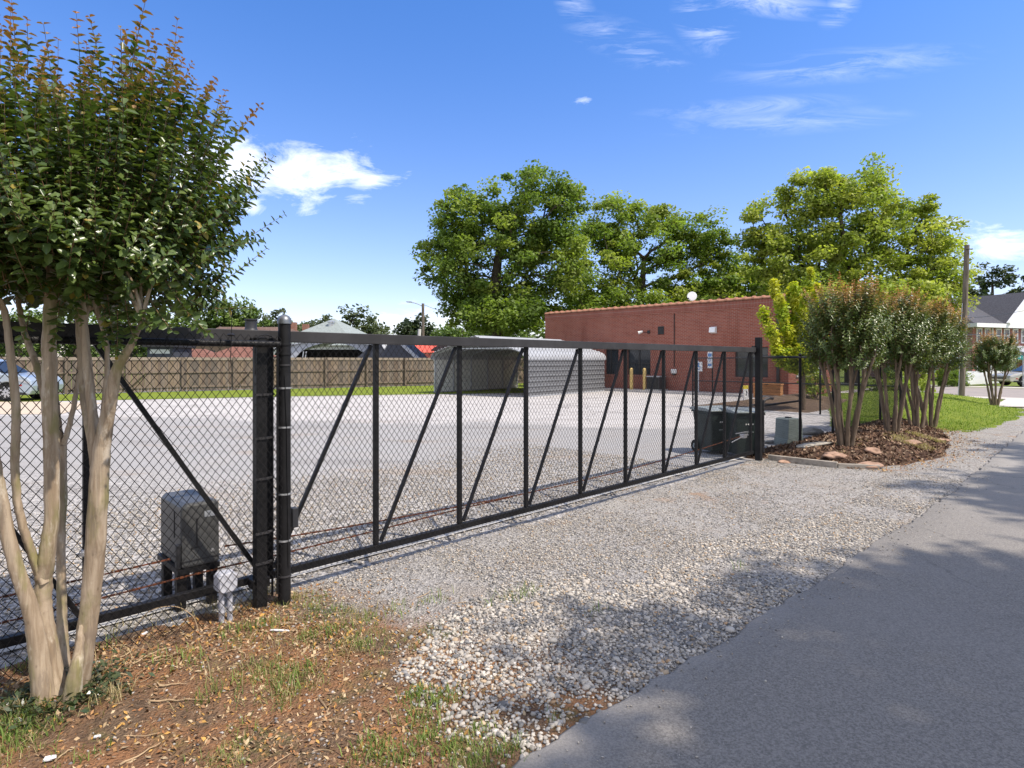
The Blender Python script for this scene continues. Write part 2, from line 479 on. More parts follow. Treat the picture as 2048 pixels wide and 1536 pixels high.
def board_mat():
    b = NB('weathered_board')
    a = b.attr()
    g = b.noise(14, 6, .65, b.vec((9, 9, .7)))
    c = b.mix(b.ramp(g, .3, .7), a, b.mix(1.0, a, (.5, .46, .42), 'MULTIPLY'))
    c = b.mix(b.math('MULTIPLY', b.ramp(b.noise(1.3, 4, .7), .5, .75), .5), c, (.10, .085, .07))
    return b.done(b.bsdf(c, .9, 0, .15, b.bump(g, .3, .01)))
m_board = board_mat()
def bark_mat():
    b = NB('smooth_tan_bark')
    v = b.vec((14, 14, 1.1))
    n1 = b.noise(2.2, 6, .6, v, .6)
    c = b.mix(b.ramp(n1, .35, .65), (.41, .325, .23), (.25, .185, .12))
    c = b.mix(b.math('MULTIPLY', b.ramp(b.noise(3.2, 4, .6, b.vec((2.2, 2.2, .8))), .5, .66), .85), c, (.20, .18, .07))
    c = b.mix(b.math('MULTIPLY', b.ramp(b.noise(2.6, 5, .7, b.vec((3, 3, .9), loc=(7, 3, 1))), .56, .64), .7), c, (.52, .45, .35))
    c = b.mix(b.math('MULTIPLY', b.ramp(b.noise(70, 3, .7), .55, .75), .3), c, (.17, .12, .08))
    c = b.mix(b.math('MULTIPLY', b.ramp(b.noise(5, 6, .7, b.vec((2.5, 2.5, .5), loc=(2, 8, 5))), .55, .62), .6), c, (.215, .165, .12))
    c = b.mix(b.math('MULTIPLY', b.ramp(b.voro(16, b.vec((1, 1, .45))), .10, .03), .55), c, (.13, .09, .06))
    nm = b.bump(b.math('ADD', b.noise(2.2, 6, .6, v, .6), b.math('MULTIPLY', b.noise(45, 4), .12)), .55, .012)
    return b.done(b.bsdf(c, .75, 0, .25, nm))
m_bark = bark_mat()
m_bark_dark = simple('dark_bark', (.075, .06, .045), .95, 0, .15, .35, 4, stretch=(3, 3, .5), bump=.5, bs=12)
m_bark_gray = simple('gray_brown_bark', (.17, .125, .085), .85, 0, .2, .35, 7, stretch=(4, 4, .6), bump=.3, bs=30)
m_twig = simple('dry_twig', (.34, .24, .14), .85, 0, .2, .3, 12, amt=.4)

# ------------------------------------------------------------------ ground materials (position based: object space = world)
def sp_nodes(b):
    """gate-frame coordinates s, p as sockets"""
    s = b.n('ShaderNodeSeparateXYZ'); b.t.links.new(b.co.outputs['Object'], s.inputs[0])
    x = b.math('SUBTRACT', s.outputs['X'], float(O2[0])); y = b.math('SUBTRACT', s.outputs['Y'], float(O2[1]))
    S = b.math('ADD', b.math('MULTIPLY', x, float(D2[0])), b.math('MULTIPLY', y, float(D2[1])))
    P = b.math('ADD', b.math('MULTIPLY', x, float(N2[0])), b.math('MULTIPLY', y, float(N2[1])))
    return S, P, s
def lot_mat():
    b = NB('lot_gravel_asphalt')
    S, P, s = sp_nodes(b)
    Y = b.math('ADD', s.outputs['Y'], b.math('MULTIPLY', b.math('SUBTRACT', b.noise(.35, 4), .5), 4.5))
    Yd = b.math('ADD', Y, b.math('MULTIPLY', s.outputs['X'], .18))
    # coarse gravel cell colours
    vc = b.voro(34, out='Color')
    bw = b.n('ShaderNodeRGBToBW'); b.t.links.new(vc, bw.inputs[0])
    grav = b.mix(b.ramp(bw.outputs[0], .2, .8, False), (.17, .162, .155), (.51, .48, .445))
    grav = b.mix(b.math('MULTIPLY', b.ramp(b.noise(30, 3), .45, .7), .4), grav, (.20, .185, .17))
    mid = b.mix(b.ramp(b.noise(55, 5, .75), .35, .68), (.355, .345, .335), (.22, .213, .207))
    mid = b.mix(b.math('MULTIPLY', b.ramp(b.noise(1.1, 5, .65), .42, .7), .55), mid, (.31, .288, .268))
    pale = b.mix(b.ramp(b.noise(70, 5, .75), .35, .7), (.47, .445, .425), (.365, .348, .333))
    pale = b.mix(b.math('MULTIPLY', b.ramp(b.noise(.5, 5, .6), .45, .75), .5), pale, (.36, .343, .328))
    # cracks of the old asphalt
    vv = b.n('ShaderNodeVectorMath', operation='ADD')
    nz = b.n('ShaderNodeTexNoise'); nz.inputs['Scale'].default_value = 1.2; b.t.links.new(b.co.outputs['Object'], nz.inputs['Vector'])
    b.t.links.new(b.co.outputs['Object'], vv.inputs[0]); b.t.links.new(nz.outputs['Color'], vv.inputs[1])
    cr = b.voro(.55, vv.outputs[0], 'DISTANCE_TO_EDGE')
    pale = b.mix(b.math('MULTIPLY', b.math('SUBTRACT', 1.0, b.ramp(cr, .0, .022)), .65), pale, (.16, .15, .145))
    c = b.mix(b.ramp(Y, 6.5, 10.0), grav, mid)
    c = b.mix(b.ramp(Yd, 14.6, 15.6), c, pale)
    # wheel paths worn along the drive, weedy and damp spots
    wp = b.noise(1.0, 5, .6, b.vec((.22, 1.3, 1), rot=(0, 0, -GROT - 1.2)))
    c = b.mix(b.math('MULTIPLY', b.ramp(wp, .5, .68), .38), c, b.mix(1.0, c, (.55, .52, .50), 'MULTIPLY'))
    c = b.mix(b.math('MULTIPLY', b.ramp(b.noise(2.3, 6, .7), .60, .74), .5), c, b.mix(1.0, c, (.62, .58, .52), 'MULTIPLY'))
    # dirt washes
    dirt = b.ramp(b.noise(.55, 5, .6, b.vec((.6, 1.4, 1))), .56, .74)
    c = b.mix(b.math('MULTIPLY', b.math('MULTIPLY', dirt, .8), b.math('SUBTRACT', 1.0, b.ramp(Y, 12, 20))), c, (.29, .22, .16))
    h = b.math('ADD', b.math('MULTIPLY', b.voro(34), b.math('SUBTRACT', 1.0, b.ramp(Y, 6.5, 10.0))), b.math('MULTIPLY', b.noise(60, 4), .3))
    return b.done(b.bsdf(c, .92, 0, .2, b.bump(h, .8, .03)))
m_lot = lot_mat()
def verge_mat():
    b = NB('verge_dirt_gravel')
    S, P, s = sp_nodes(b)
    wob = b.math('MULTIPLY', b.math('SUBTRACT', b.noise(1.3, 5, .6), .5), 1.6)
    # fine crushed gravel
    vc = b.voro(62, out='Color'); bw = b.n('ShaderNodeRGBToBW'); b.t.links.new(vc, bw.inputs[0])
    grav = b.mix(b.ramp(bw.outputs[0], .15, .85, False), (.18, .17, .16), (.52, .485, .445))
    grav = b.mix(b.math('MULTIPLY', b.ramp(b.noise(1.6, 5, .65), .5, .72), .5), grav, (.33, .27, .21))
    red = b.mix(b.ramp(b.noise(5, 6, .7), .35, .65), (.31, .155, .075), (.20, .115, .066))
    brown = b.mix(b.ramp(b.noise(9, 6, .7), .35, .65), (.20, .135, .085), (.115, .075, .048))
    dirt = b.mix(b.ramp(b.noise(2.1, 4, .6), .36, .56), brown, red)
    dirt = b.mix(b.math('MULTIPLY', b.ramp(b.noise(3.0, 5, .7, b.vec(loc=(4, 2, 0))), .52, .66), .6), dirt, (.16, .15, .055))
    dirt = b.mix(b.ramp(b.noise(60, 4, .7), .58, .7), dirt, (.36, .27, .19))
    f = b.ramp(b.math('ADD', b.math('ADD', S, wob), b.math('MULTIPLY', P, -.35)), 1.35, 2.3)
    c = b.mix(f, dirt, grav)
    c = b.mix(b.math('MULTIPLY', b.math('MULTIPLY', b.ramp(b.noise(.8, 5, .6, b.vec(loc=(1, 4, 0))), .5, .66), f), .6), c, (.43, .40, .36))
    # bare tan wash patches in the gravel
    c = b.mix(b.math('MULTIPLY', b.ramp(b.noise(1.15, 5, .62, b.vec((1, 1, 1), loc=(2.6, 9, 0))), .60, .70), .75), c, (.36, .235, .15))
    h = b.math('ADD', b.math('MULTIPLY', b.voro(62), .8), b.math('ADD', b.math('MULTIPLY', b.noise(22, 6, .7), .35), b.math('MULTIPLY', b.noise(120, 4, .7), .6)))
    return b.done(b.bsdf(c, .95, 0, .15, b.bump(h, .9, .03)))
m_verge = verge_mat()
def road_mat():
    b = NB('road_asphalt')
    S, P, s = sp_nodes(b)
    n1 = b.noise(88, 4, .8)
    c = b.mix(b.ramp(n1, .36, .64), (.092, .083, .073), (.29, .265, .232))
    c = b.mix(b.math('MULTIPLY', b.ramp(b.voro(75), .02, .12), .35), c, (.17, .16, .148))
    c = b.mix(b.ramp(b.noise(120, 2, .8), .66, .73), c, (.42, .40, .37))
    c = b.mix(b.math('MULTIPLY', b.ramp(b.noise(.6, 5, .65), .42, .72), .45), c, (.225, .21, .195))
    c = b.mix(b.math('MULTIPLY', b.ramp(b.noise(1.4, 4, .65, b.vec((.3, 1, 1), rot=(0, 0, -GROT))), .56, .74), .35), c, (.12, .114, .106))
    # dust along the gravel edge
    e = b.math('ADD', P, b.math('MULTIPLY', b.math('SUBTRACT', b.noise(3, 5, .7), .5), .35))
    c = b.mix(b.math('MULTIPLY', b.math('SUBTRACT', 1.0, b.ramp(e, 2.35, 2.75)), .4), c, (.36, .335, .305))
    vv = b.n('ShaderNodeVectorMath', operation='ADD'); nzc = b.n('ShaderNodeTexNoise'); nzc.inputs['Scale'].default_value = 1.6; nzc.inputs['Detail'].default_value = 5
    b.t.links.new(b.co.outputs['Object'], nzc.inputs['Vector']); b.t.links.new(b.co.outputs['Object'], vv.inputs[0]); b.t.links.new(nzc.outputs['Color'], vv.inputs[1])
    ck = b.math('MULTIPLY', b.math('SUBTRACT', 1.0, b.ramp(b.voro(.45, vv.outputs[0], 'DISTANCE_TO_EDGE'), .0, .009)), b.ramp(b.noise(.5, 2), .45, .6))
    c = b.mix(b.math('MULTIPLY', ck, .6), c, (.05, .048, .045))
    c = b.mix(b.math('MULTIPLY', b.ramp(S, 5.0, 14.0), .5), c, (.34, .32, .295))  # lightens the far stretch, its sunlit tone put into the colour
    h = b.math('ADD', n1, b.math('MULTIPLY', b.noise(60, 3), .6))
    return b.done(b.bsdf(c, .85, 0, .3, b.bump(h, .55, .006)))
m_road = road_mat()
def ground_simple(name, stops, bs=20, bstr=.5, dist=.03):
    b = NB(name)
    c = stops[0]
    for i, (sc, lo, hi, colr) in enumerate(stops[1:]):
        c = b.mix(b.ramp(b.noise(sc, 5, .65, b.vec(loc=(i * 3.7, i * 1.9, 0))), lo, hi), c, colr)
    return b.done(b.bsdf(c, .95, 0, .12, b.bump(b.noise(bs, 5, .7), bstr, dist)))
m_lawn = ground_simple('lawn_turf', [(.15, .20, .025), (.8, .4, .65, (.19, .235, .03)), (6, .45, .7, (.11, .155, .02)), (40, .45, .7, (.22, .26, .05))], 45, .9, .04)
m_grassground = ground_simple('rough_grass', [(.12, .17, .03), (.5, .4, .65, (.16, .19, .04)), (5, .45, .7, (.09, .12, .025)), (30, .5, .7, (.2, .2, .07))], 30, .8, .04)
m_mulch = ground_simple('mulch_soil', [(.085, .05, .034), (3, .4, .65, (.13, .08, .052)), (25, .45, .65, (.05, .03, .022)), (60, .55, .7, (.22, .15, .10))], 35, 1.0, .04)
m_leaflitter = ground_simple('leaf_litter_bank', [(.17, .115, .08), (2, .4, .65, (.22, .155, .105)), (25, .45, .65, (.09, .062, .045)), (50, .55, .7, (.30, .22, .15))], 35, 1.0, .04)
m_beige = ground_simple('beige_concrete', [(.50, .41, .31), (1, .4, .65, (.46, .38, .30)), (30, .5, .7, (.42, .35, .28))], 30, .2, .01)
m_walk = ground_simple('pale_walk', [(.52, .48, .44), (1, .4, .65, (.47, .44, .41)), (30, .5, .7, (.42, .40, .37))], 30, .2, .01)
m_street = ground_simple('pinkish_asphalt', [(.30, .265, .25), (1, .4, .65, (.26, .235, .225)), (40, .5, .7, (.22, .20, .195))], 50, .3, .01)

# ------------------------------------------------------------------ value noise for heights
def vnoise(x, y, seed=0):
    x = np.asarray(x, float); y = np.asarray(y, float)
    xi = np.floor(x).astype(np.int64); yi = np.floor(y).astype(np.int64); fx = x - xi; fy = y - yi
    fx = fx * fx * (3 - 2 * fx); fy = fy * fy * (3 - 2 * fy)
    def h(i, j):
        n = (i * 374761393 + j * 668265263 + seed * 982451653) & 0x7fffffff
        n = ((n ^ (n >> 13)) * 1274126177) & 0x7fffffff
        return ((n ^ (n >> 16)) & 0xffff) / 65535.0
    return (h(xi, yi) * (1 - fx) + h(xi + 1, yi) * fx) * (1 - fy) + (h(xi, yi + 1) * (1 - fx) + h(xi + 1, yi + 1) * fx) * fy
def fbm(x, y, oct=4, seed=0):
    a = 1.0; t = 0; n = 0
    for o in range(oct):
        t = t + a * vnoise(np.asarray(x) * 2 ** o, np.asarray(y) * 2 ** o, seed + o); n += a; a *= .5
    return t / n - .5
def grid_sp(s0, s1, ds, p0, p1, dp, zf, mask=None):
    """grid in gate coordinates; zf(s,p)->z"""
    ss = np.arange(s0, s1 + ds / 2, ds); pp = np.arange(p0, p1 + dp / 2, dp)
    S, P = np.meshgrid(ss, pp, indexing='ij')
    z = zf(S, P)
    v = np.stack([O2[0] + S * D2[0] + P * N2[0], O2[1] + S * D2[1] + P * N2[1], z], -1).reshape(-1, 3)
    n, k = S.shape
    i = np.arange(n * k).reshape(n, k)
    f = np.stack([i[:-1, :-1], i[:-1, 1:], i[1:, 1:], i[1:, :-1]], -1).reshape(-1, 4)
    if mask is not None:
        mm = mask(S, P).reshape(-1)
        f = f[mm[f].all(1)]
    # keep normals up
    a = v[f[0, 1]] - v[f[0, 0]]; b = v[f[0, 2]] - v[f[0, 0]]
    if np.cross(a, b)[2] < 0: f = f[:, ::-1]
    return v, f

# =================================================================== SETTING
def pe(s):      # road edge
    return np.interp(s, [-30, 0, 1.67, 4.8, 9, 19, 34, 60], [2.1, 2.3, 2.39, 2.57, 2.70, 2.62, 2.5, 2.4])
def pb(s):      # road-side outline of the mulch bed
    return np.interp(s, [9.8, 9.95, 11, 12.2, 13.5, 15, 17, 18.6], [.2, 1.40, 1.75, 2.0, 1.95, 1.72, 1.25, .4])
def smooth(a, b, x):
    t = np.clip((np.asarray(x, float) - a) / (b - a), 0, 1); return t * t * (3 - 2 * t)
def zverge(s, p):
    e = pe(s)
    z = .006 + .035 * fbm(s * 2.2, p * 2.2, 4, 3) + .030 * fbm(s * 8, p * 8, 2, 9) * smooth(2.6, 1.2, s)
    z = z + .05 * np.exp(-(((s - .55) / .55) ** 2 + ((p - .6) / .45) ** 2))
    z = z - .05 * smooth(e - .05, e + .16, p) - .05 * smooth(-.02, -.22, p)
    return z
def ebed(s, p):
    return np.minimum.reduce([s - 9.85, pb(s) - p, p + .45, 18.6 - s])
def zbed(s, p):
    e = ebed(s, p)
    return .17 * smooth(0, .8, e) + .04 * fbm(s * 3, p * 3, 4, 21) * smooth(-.05, .3, e) + .006 - .05 * smooth(0.02, -.25, e)
def elawn(s, p):
    return np.minimum.reduce([s - 16.0 + 0 * p, 32.2 - s, np.interp(s, [15, 16.3, 17.2, 22, 26, 27.5, 33], [.9, 1.2, 1.95, 2.25, 2.2, 1.1, .9]) - p, p + 1.0 + .32 * (s - 16.5)])
def zlawn(s, p):
    e = elawn(s, p)
    return .30 * smooth(0, 2.6, e) * (.12 + .88 * smooth(0, 1.8, -ebed(s, p))) + .03 * fbm(s * 1.2, p * 1.2, 3, 31) + .004 - .06 * smooth(.03, -.25, e)

g = 2600.0
me = np_mesh('ground', [(-g, -g, -.05), (g, -g, -.05), (g, g, -.05), (-g, g, -.05)], [(0, 1, 2, 3)], m_grassground)
ground = tag(ob('ground', me), kind='structure')
def poly_sheet(name, pts, z, m):
    me = bpy.data.meshes.new(name)
    v = [(p[0], p[1], z) for p in pts]
    a = sum(v[i][0] * v[(i + 1) % len(v)][1] - v[(i + 1) % len(v)][0] * v[i][1] for i in range(len(v)))
    f = list(range(len(v)))
    if a < 0: f.reverse()
    me.from_pydata(v, [], [f]); me.update(); me.materials.append(m)
    return tag(ob(name, me), kind='structure')
v, f = grid_sp(-45, 27.0, 1.0, -38, .02, 1.0012, lambda s, p: 0 * s)
parking_lot = tag(ob('parking_lot', np_mesh('parking_lot', v, f, m_lot)), kind='structure')
v, f = grid_sp(-7, 10.4, .05, -.24, 3.0, .05, zverge)
verge = tag(ob('gravel_verge', np_mesh('gravel_verge', v, f, m_verge, smooth=True)), kind='structure')
v, f = grid_sp(10.35, 33, .15, .0, 3.0, .1, lambda s, p: zverge(s, p) - .004)
tag(ob('far_gravel_verge', np_mesh('far_gravel_verge', v, f, m_verge, smooth=True)), kind='structure')
v, f = grid_sp(9.6, 18.9, .07, -.75, 2.3, .07, zbed, lambda s, p: ebed(s, p) > -.22)
bed = tag(ob('mulch_bed_ground', np_mesh('mulch_bed_ground', v, f, m_mulch, smooth=True)), kind='structure')
v, f = grid_sp(15.8, 33, .2, -6.2, 2.5, .15, zlawn, lambda s, p: (elawn(s, p) > -.25) & (ebed(s, p) < .3))
tag(ob('lawn', np_mesh('lawn', v, f, m_lawn, smooth=True)), kind='structure')
# planted bank in front of the brick building
def zbank(s, p):
    e = np.minimum.reduce([s - 19.6, 26.9 - s, p + 6.6, -2.6 - p])
    return .36 * smooth(0, 2.6, e) * (1 + .25 * fbm(s * .8, p * .8, 3, 5)) + .01 - .08 * smooth(.02, -.3, e)
v, f = grid_sp(19.3, 27.2, .2, -9.5, -2.4, .2, zbank)
tag(ob('leaf_litter_bank_ground', np_mesh('leaf_litter_bank_ground', v, f, m_leaflitter, smooth=True)), kind='structure')

# road
ss = np.concatenate([np.arange(-30, -3, .5), np.arange(-3, 14, .03), np.arange(14, 60, .3)])
ed = pe(ss) + .10 * fbm(ss * 1.6, ss * 0 + 3, 3, 41) + .07 * fbm(ss * 9, ss * 0 + 1, 3, 43)
rows = [(ed + .015, -.03), (ed, .004), (ed + .02, .014), (ed + .3, .016), (ss * 0 + 9.0, .02)]
v = np.concatenate([np.stack([O2[0] + ss * D2[0] + p * N2[0], O2[1] + ss * D2[1] + p * N2[1], np.full_like(ss, z)], -1) for p, z in rows])
n = len(ss); f = []
for r in range(len(rows) - 1):
    i = np.arange(n - 1) + r * n
    f.append(np.stack([i, i + n, i + n + 1, i + 1], -1))
f = np.concatenate(f)[:, ::-1]
a = np.cross(v[f[-1, 1]] - v[f[-1, 0]], v[f[-1, 2]] - v[f[-1, 0]])
if a[2] < 0: f = f[:, ::-1]
road = tag(ob('road', np_mesh('road', v, f, m_road)), kind='structure')
q = lambda *a: [Wsp(s, p) for s, p in a]
poly_sheet('side_street', q((33.4, -6), (45, -6), (45, 14), (33.4, 14)), .008, m_street)
poly_sheet('near_sidewalk', q((32.0, -6), (33.3, -6), (33.3, 1.6), (32.0, 1.6)), .03, m_walk)
poly_sheet('far_sidewalk', q((45.1, -12), (46.6, -12), (46.6, 14), (45.1, 14)), .03, m_walk)
poly_sheet('driveway_apron', q((26.5, 1.15), (33.2, .9), (33.2, 2.6), (27.5, 2.6)), .036, m_walk)
# grass strip along the wooden fence, beige slab by the parked car
FA = Vector((-14.4, 32.7, 0)); FD = Vector((.858, .513, 0)).normalized(); FN = Vector((.513, -.858, 0)).normalized()
strip = [GP(-120, 804), GP(60, 803.5), GP(180, 801), GP(300, 799), GP(590, 793), GP(865, 788.5), GP(1062, 786), FA + FD * 20, FA + FD * -16]
poly_sheet('grass_strip', strip, .014, m_lawn)
poly_sheet('beige_slab', [GP(-140, 829), GP(120, 829), GP(205, 806), GP(60, 803.8), GP(-140, 804.3)], .009, m_beige)
v, f = grid_sp(.3, 9.9, .1, -.36, -.25, .11, lambda s, p: .014 + .01 * fbm(s * 3, p * 3, 2, 71))
tag(ob('concrete_strip', np_mesh('concrete_strip', v, f, m_concrete)), kind='structure')

# =================================================================== STONES, LITTER, GRASS
ICO = None
def ico_data():
    t = (1 + 5 ** .5) / 2
    v = np.array([(-1, t, 0), (1, t, 0), (-1, -t, 0), (1, -t, 0), (0, -1, t), (0, 1, t), (0, -1, -t), (0, 1, -t), (t, 0, -1), (t, 0, 1), (-t, 0, -1), (-t, 0, 1)], float)
    v /= np.linalg.norm(v[0])
    f = np.array([(0, 11, 5), (0, 5, 1), (0, 1, 7), (0, 7, 10), (0, 10, 11), (1, 5, 9), (5, 11, 4), (11, 10, 2), (10, 7, 6), (7, 1, 8), (3, 9, 4), (3, 4, 2), (3, 2, 6), (3, 6, 8), (3, 8, 9), (4, 9, 5), (2, 4, 11), (6, 2, 10), (8, 6, 7), (9, 8, 1)])
    return v, f
OCT = (np.array([(1, 0, 0), (-1, 0, 0), (0, 1, 0), (0, -1, 0), (0, 0, 1), (0, 0, -1)], float), np.array([(0, 2, 4), (2, 1, 4), (1, 3, 4), (3, 0, 4), (2, 0, 5), (1, 2, 5), (3, 1, 5), (0, 3, 5)]))
ICO = ico_data()
PAL_STONE = np.array([(.47, .44, .40), (.55, .52, .47), (.40, .38, .35), (.25, .255, .265), (.17, .172, .175), (.47, .37, .26), (.42, .29, .18), (.33, .31, .285), (.60, .57, .53), (.28, .24, .20)])
PAL_STONE = PAL_STONE * np.array([1.0, .96, .90]) * .95
PW_STONE = np.array([.20, .12, .19, .15, .09, .05, .015, .12, .03, .035])
PAL_DIRT = np.array([(.40, .30, .21), (.30, .20, .13), (.45, .40, .34), (.22, .2, .19), (.36, .2, .1), (.5, .46, .42)])
def rotz(a):
    c, s = np.cos(a), np.sin(a); z = 0 * a; o = z + 1
    return np.stack([np.stack([c, -s, z], -1), np.stack([s, c, z], -1), np.stack([z, z, o], -1)], -2)
def stone_mesh(name, pos, rad, base, pal, pw=None, flat=(.45, .75), sink=.25, m=None):
    V, Fc = base; n = len(pos)
    sc = np.stack([rad * RNG.uniform(.85, 1.35, n), rad * RNG.uniform(.65, 1.0, n), rad * RNG.uniform(*flat, n)], -1)
    vv = V[None] * (1 + RNG.uniform(-.28, .28, (n, len(V), 1))) * sc[:, None, :]
    vv = np.einsum('nij,nkj->nki', rotz(RNG.uniform(0, 6.28, n)), vv)
    tl = RNG.normal(0, .22, (n, 2)); vv[:, :, 2] += vv[:, :, 0] * tl[:, :1] + vv[:, :, 1] * tl[:, 1:]
    vv += pos[:, None, :]; vv[:, :, 2] += (sc[:, 2] * (1 - 2 * sink))[:, None]
    fc = (Fc[None] + (np.arange(n) * len(V))[:, None, None]).reshape(-1, 3)
    ci = RNG.choice(len(pal), n, p=pw); c = pal[ci] * RNG.uniform(.75, 1.15, (n, 1))
    return np_mesh(name, vv.reshape(-1, 3), fc, m or m_stone, np.repeat(c, len(V), 0))
def sp_pos(s, p, z):
    return np.stack([O2[0] + s * D2[0] + p * N2[0], O2[1] + s * D2[1] + p * N2[1], z], -1)
def sample(n, s0, s1, p0, p1, keep):
    S = []; P = []; c = 0
    while c < n:
        s = RNG.uniform(s0, s1, n * 2); p = RNG.uniform(p0, p1, n * 2); k = RNG.uniform(0, 1, n * 2) < keep(s, p)
        S.append(s[k]); P.append(p[k]); c += k.sum()
    return np.concatenate(S)[:n], np.concatenate(P)[:n]
def pz(s): return np.interp(s, [1.5, 1.8, 2.2, 2.9, 4, 5.5, 8, 10], [2.3, 1.35, 1.1, 1.12, 1.55, 1.75, 2.05, 2.4])
def bare(s, p): return smooth(.07, .15, fbm(s * 1.1 + 3, p * 1.3, 3, 55))
def coarse(s, p):
    e = pe(s)
    edge = p - pz(s) + .45 * fbm(s * 2.5, p * 2.5, 3, 61)
    return smooth(-.12, .15, edge) * (p < e + .03) * smooth(1.45, 1.9, s + .4 * fbm(s * 3, p * 3, 2, 5)) * (1 - .85 * bare(s, p)) * np.interp(s, [2, 5, 8, 10], [1, .9, .45, .2])
s_, p_ = sample(14500, 1.4, 9, .8, 2.8, coarse)
r_ = RNG.uniform(.0055, .016, len(s_)) * np.interp(s_, [2, 6, 9], [1, .85, .7])
stuff = lambda o: tag(o, kind='stuff')
stuff(ob('coarse_gravel', stone_mesh('coarse_gravel', sp_pos(s_, p_, zverge(s_, p_)), r_, ICO, PAL_STONE, PW_STONE)))
def finek(s, p): return (p < pe(s)) * (.25 + .75 * smooth(-.08, .1, fbm(s * .9 + 8, p * 1.1, 3, 91))) * smooth(1.0, 2.4, s - .25 * p + .9 * fbm(s * 1.5, p * 1.5, 3, 77)) * (1 - .75 * bare(s, p))
s_, p_ = sample(26000, 1.0, 10.2, -.2, 2.75, finek)
r_ = RNG.uniform(.005, .0115, len(s_))
stuff(ob('crushed_gravel', stone_mesh('crushed_gravel', sp_pos(s_, p_, zverge(s_, p_)), r_, OCT, PAL_STONE, PW_STONE, (.5, .8), .2)))
s_, p_ = sample(27000, -2.2, 8.5, -4.6, -.15, lambda s, p: smooth(-4.6, -2.6, p + .8 * fbm(s, p, 2, 12)))
r_ = RNG.uniform(.007, .0155, len(s_))
stuff(ob('lot_gravel', stone_mesh('lot_gravel', sp_pos(s_, p_, 0 * s_), r_, OCT, PAL_STONE, PW_STONE, (.5, .8), .2)))
s_, p_ = sample(4200, -2.2, 2.6, .05, 2.4, lambda s, p: .25 + .75 * smooth(1.3, 2.1, p + .3 * s - .3))
r_ = RNG.uniform(.004, .012, len(s_))
stuff(ob('dirt_pebbles', stone_mesh('dirt_pebbles', sp_pos(s_, p_, zverge(s_, p_)), r_, OCT, PAL_DIRT * .8, None, (.5, .8), .35)))
s_ = RNG.uniform(1.2, 12, 420); p_ = pe(s_) + np.abs(RNG.normal(0, .16, 420)) + .03
stuff(ob('road_edge_grit', stone_mesh('road_edge_grit', sp_pos(s_, p_, 0 * s_ + .016), RNG.uniform(.003, .009, 420), OCT, PAL_STONE, PW_STONE, (.5, .8), .15)))

# the largest stones, one by one, parts of the verge
def smooth_stone(name, rad, color, seed, mat=None, sub=2, flat=.55, rough=.24):
    import bmesh
    bm = bmesh.new(); bmesh.ops.create_icosphere(bm, subdivisions=sub, radius=1)
    rr = np.random.default_rng(seed); ax = rr.uniform(.75, 1.25, 2); off = rr.uniform(0, 50, 3)
    for v in bm.verts:
        c = v.co.copy()
        k = 1 + rough * (2 * float(vnoise(np.array([c.x * 1.7 + off[0] + c.z]), np.array([c.y * 1.7 + off[1] - c.z]), 5)[0]) - 1) + rough * .5 * (2 * float(vnoise(np.array([c.x * 4 + off[1]]), np.array([c.y * 4 + c.z * 3 + off[2]]), 8)[0]) - 1)
        v.co = Vector((c.x * ax[0], c.y * ax[1], c.z * flat)) * k * rad
    me = bpy.data.meshes.new(name); bm.to_mesh(me); bm.free()
    me.polygons.foreach_set('use_smooth', [True] * len(me.polygons))
    if color is not None:
        ca = me.color_attributes.new('col', 'FLOAT_COLOR', 'POINT')
        ca.data.foreach_set('color', np.tile(np.array([*color, 1], dtype=np.float32), len(me.vertices)))
    me.materials.append(mat or m_stone); me.update()
    return me
st_me = [smooth_stone('stone', 1.0, PAL_STONE[i % 10] * (.85 + .3 * random.random()), 100 + i) for i in range(16)]
s_, p_ = sample(250, 1.5, 4.4, .9, 2.6, coarse)
for i in range(250):
    o = bpy.data.objects.new('stone', st_me[random.choices(range(16), [PW_STONE[k % 10] for k in range(16)])[0]])
    r = random.uniform(.0135, .021) if i > 25 else random.uniform(.020, .027)
    link(o, verge); w = Wsp(s_[i], p_[i], float(zverge(s_[i], p_[i])) + r * .3)
    o.location = w; o.scale = (r, r, r); o.rotation_euler = (random.uniform(-.3, .3), random.uniform(-.3, .3), random.uniform(0, 6.3))

# dead leaves and bits on the red dirt
def chips(name, s, p, z, size, pal, m, up=.5):
    n = len(s); a = RNG.uniform(0, 6.28, n)
    base = np.array([(-1, 0, 0), (0, -.42, .12), (1, 0, 0), (0, .42, .12)])
    v = base[None] * size[:, None, None]
    v = np.einsum('nij,nkj->nki', rotz(a), v)
    t = RNG.normal(0, up, (n, 2)); v[:, :, 2] += v[:, :, 0] * t[:, :1] + v[:, :, 1] * t[:, 1:]
    v += sp_pos(s, p, z)[:, None, :]; v[:, :, 2] += size[:, None] * .25
    f = (np.array([[0, 1, 2, 3]])[None] + (np.arange(n) * 4)[:, None, None]).reshape(-1, 4)
    c = pal[RNG.integers(0, len(pal), n)] * RNG.uniform(.7, 1.2, (n, 1))
    return np_mesh(name, v.reshape(-1, 3), f, m, np.repeat(c, 4, 0))
PAL_LITTER = np.array([(.36, .20, .09), (.30, .14, .06), (.26, .15, .08), (.42, .30, .17), (.16, .10, .06), (.48, .36, .22), (.42, .24, .07), (.30, .2, .12)])
s_, p_ = sample(24000, -2.0, 3.2, .02, 2.2, lambda s, p: (.25 + .75 * smooth(-.1, .3, fbm(s * 2, p * 2, 3, 17))) * smooth(2.6, 1.4, s))
stuff(ob('leaf_litter', chips('leaf_litter', s_, p_, zverge(s_, p_), RNG.uniform(.004, .015, len(s_)) * np.where(RNG.uniform(0, 1, len(s_)) < .12, 1.5, 1), PAL_LITTER, m_chip)))
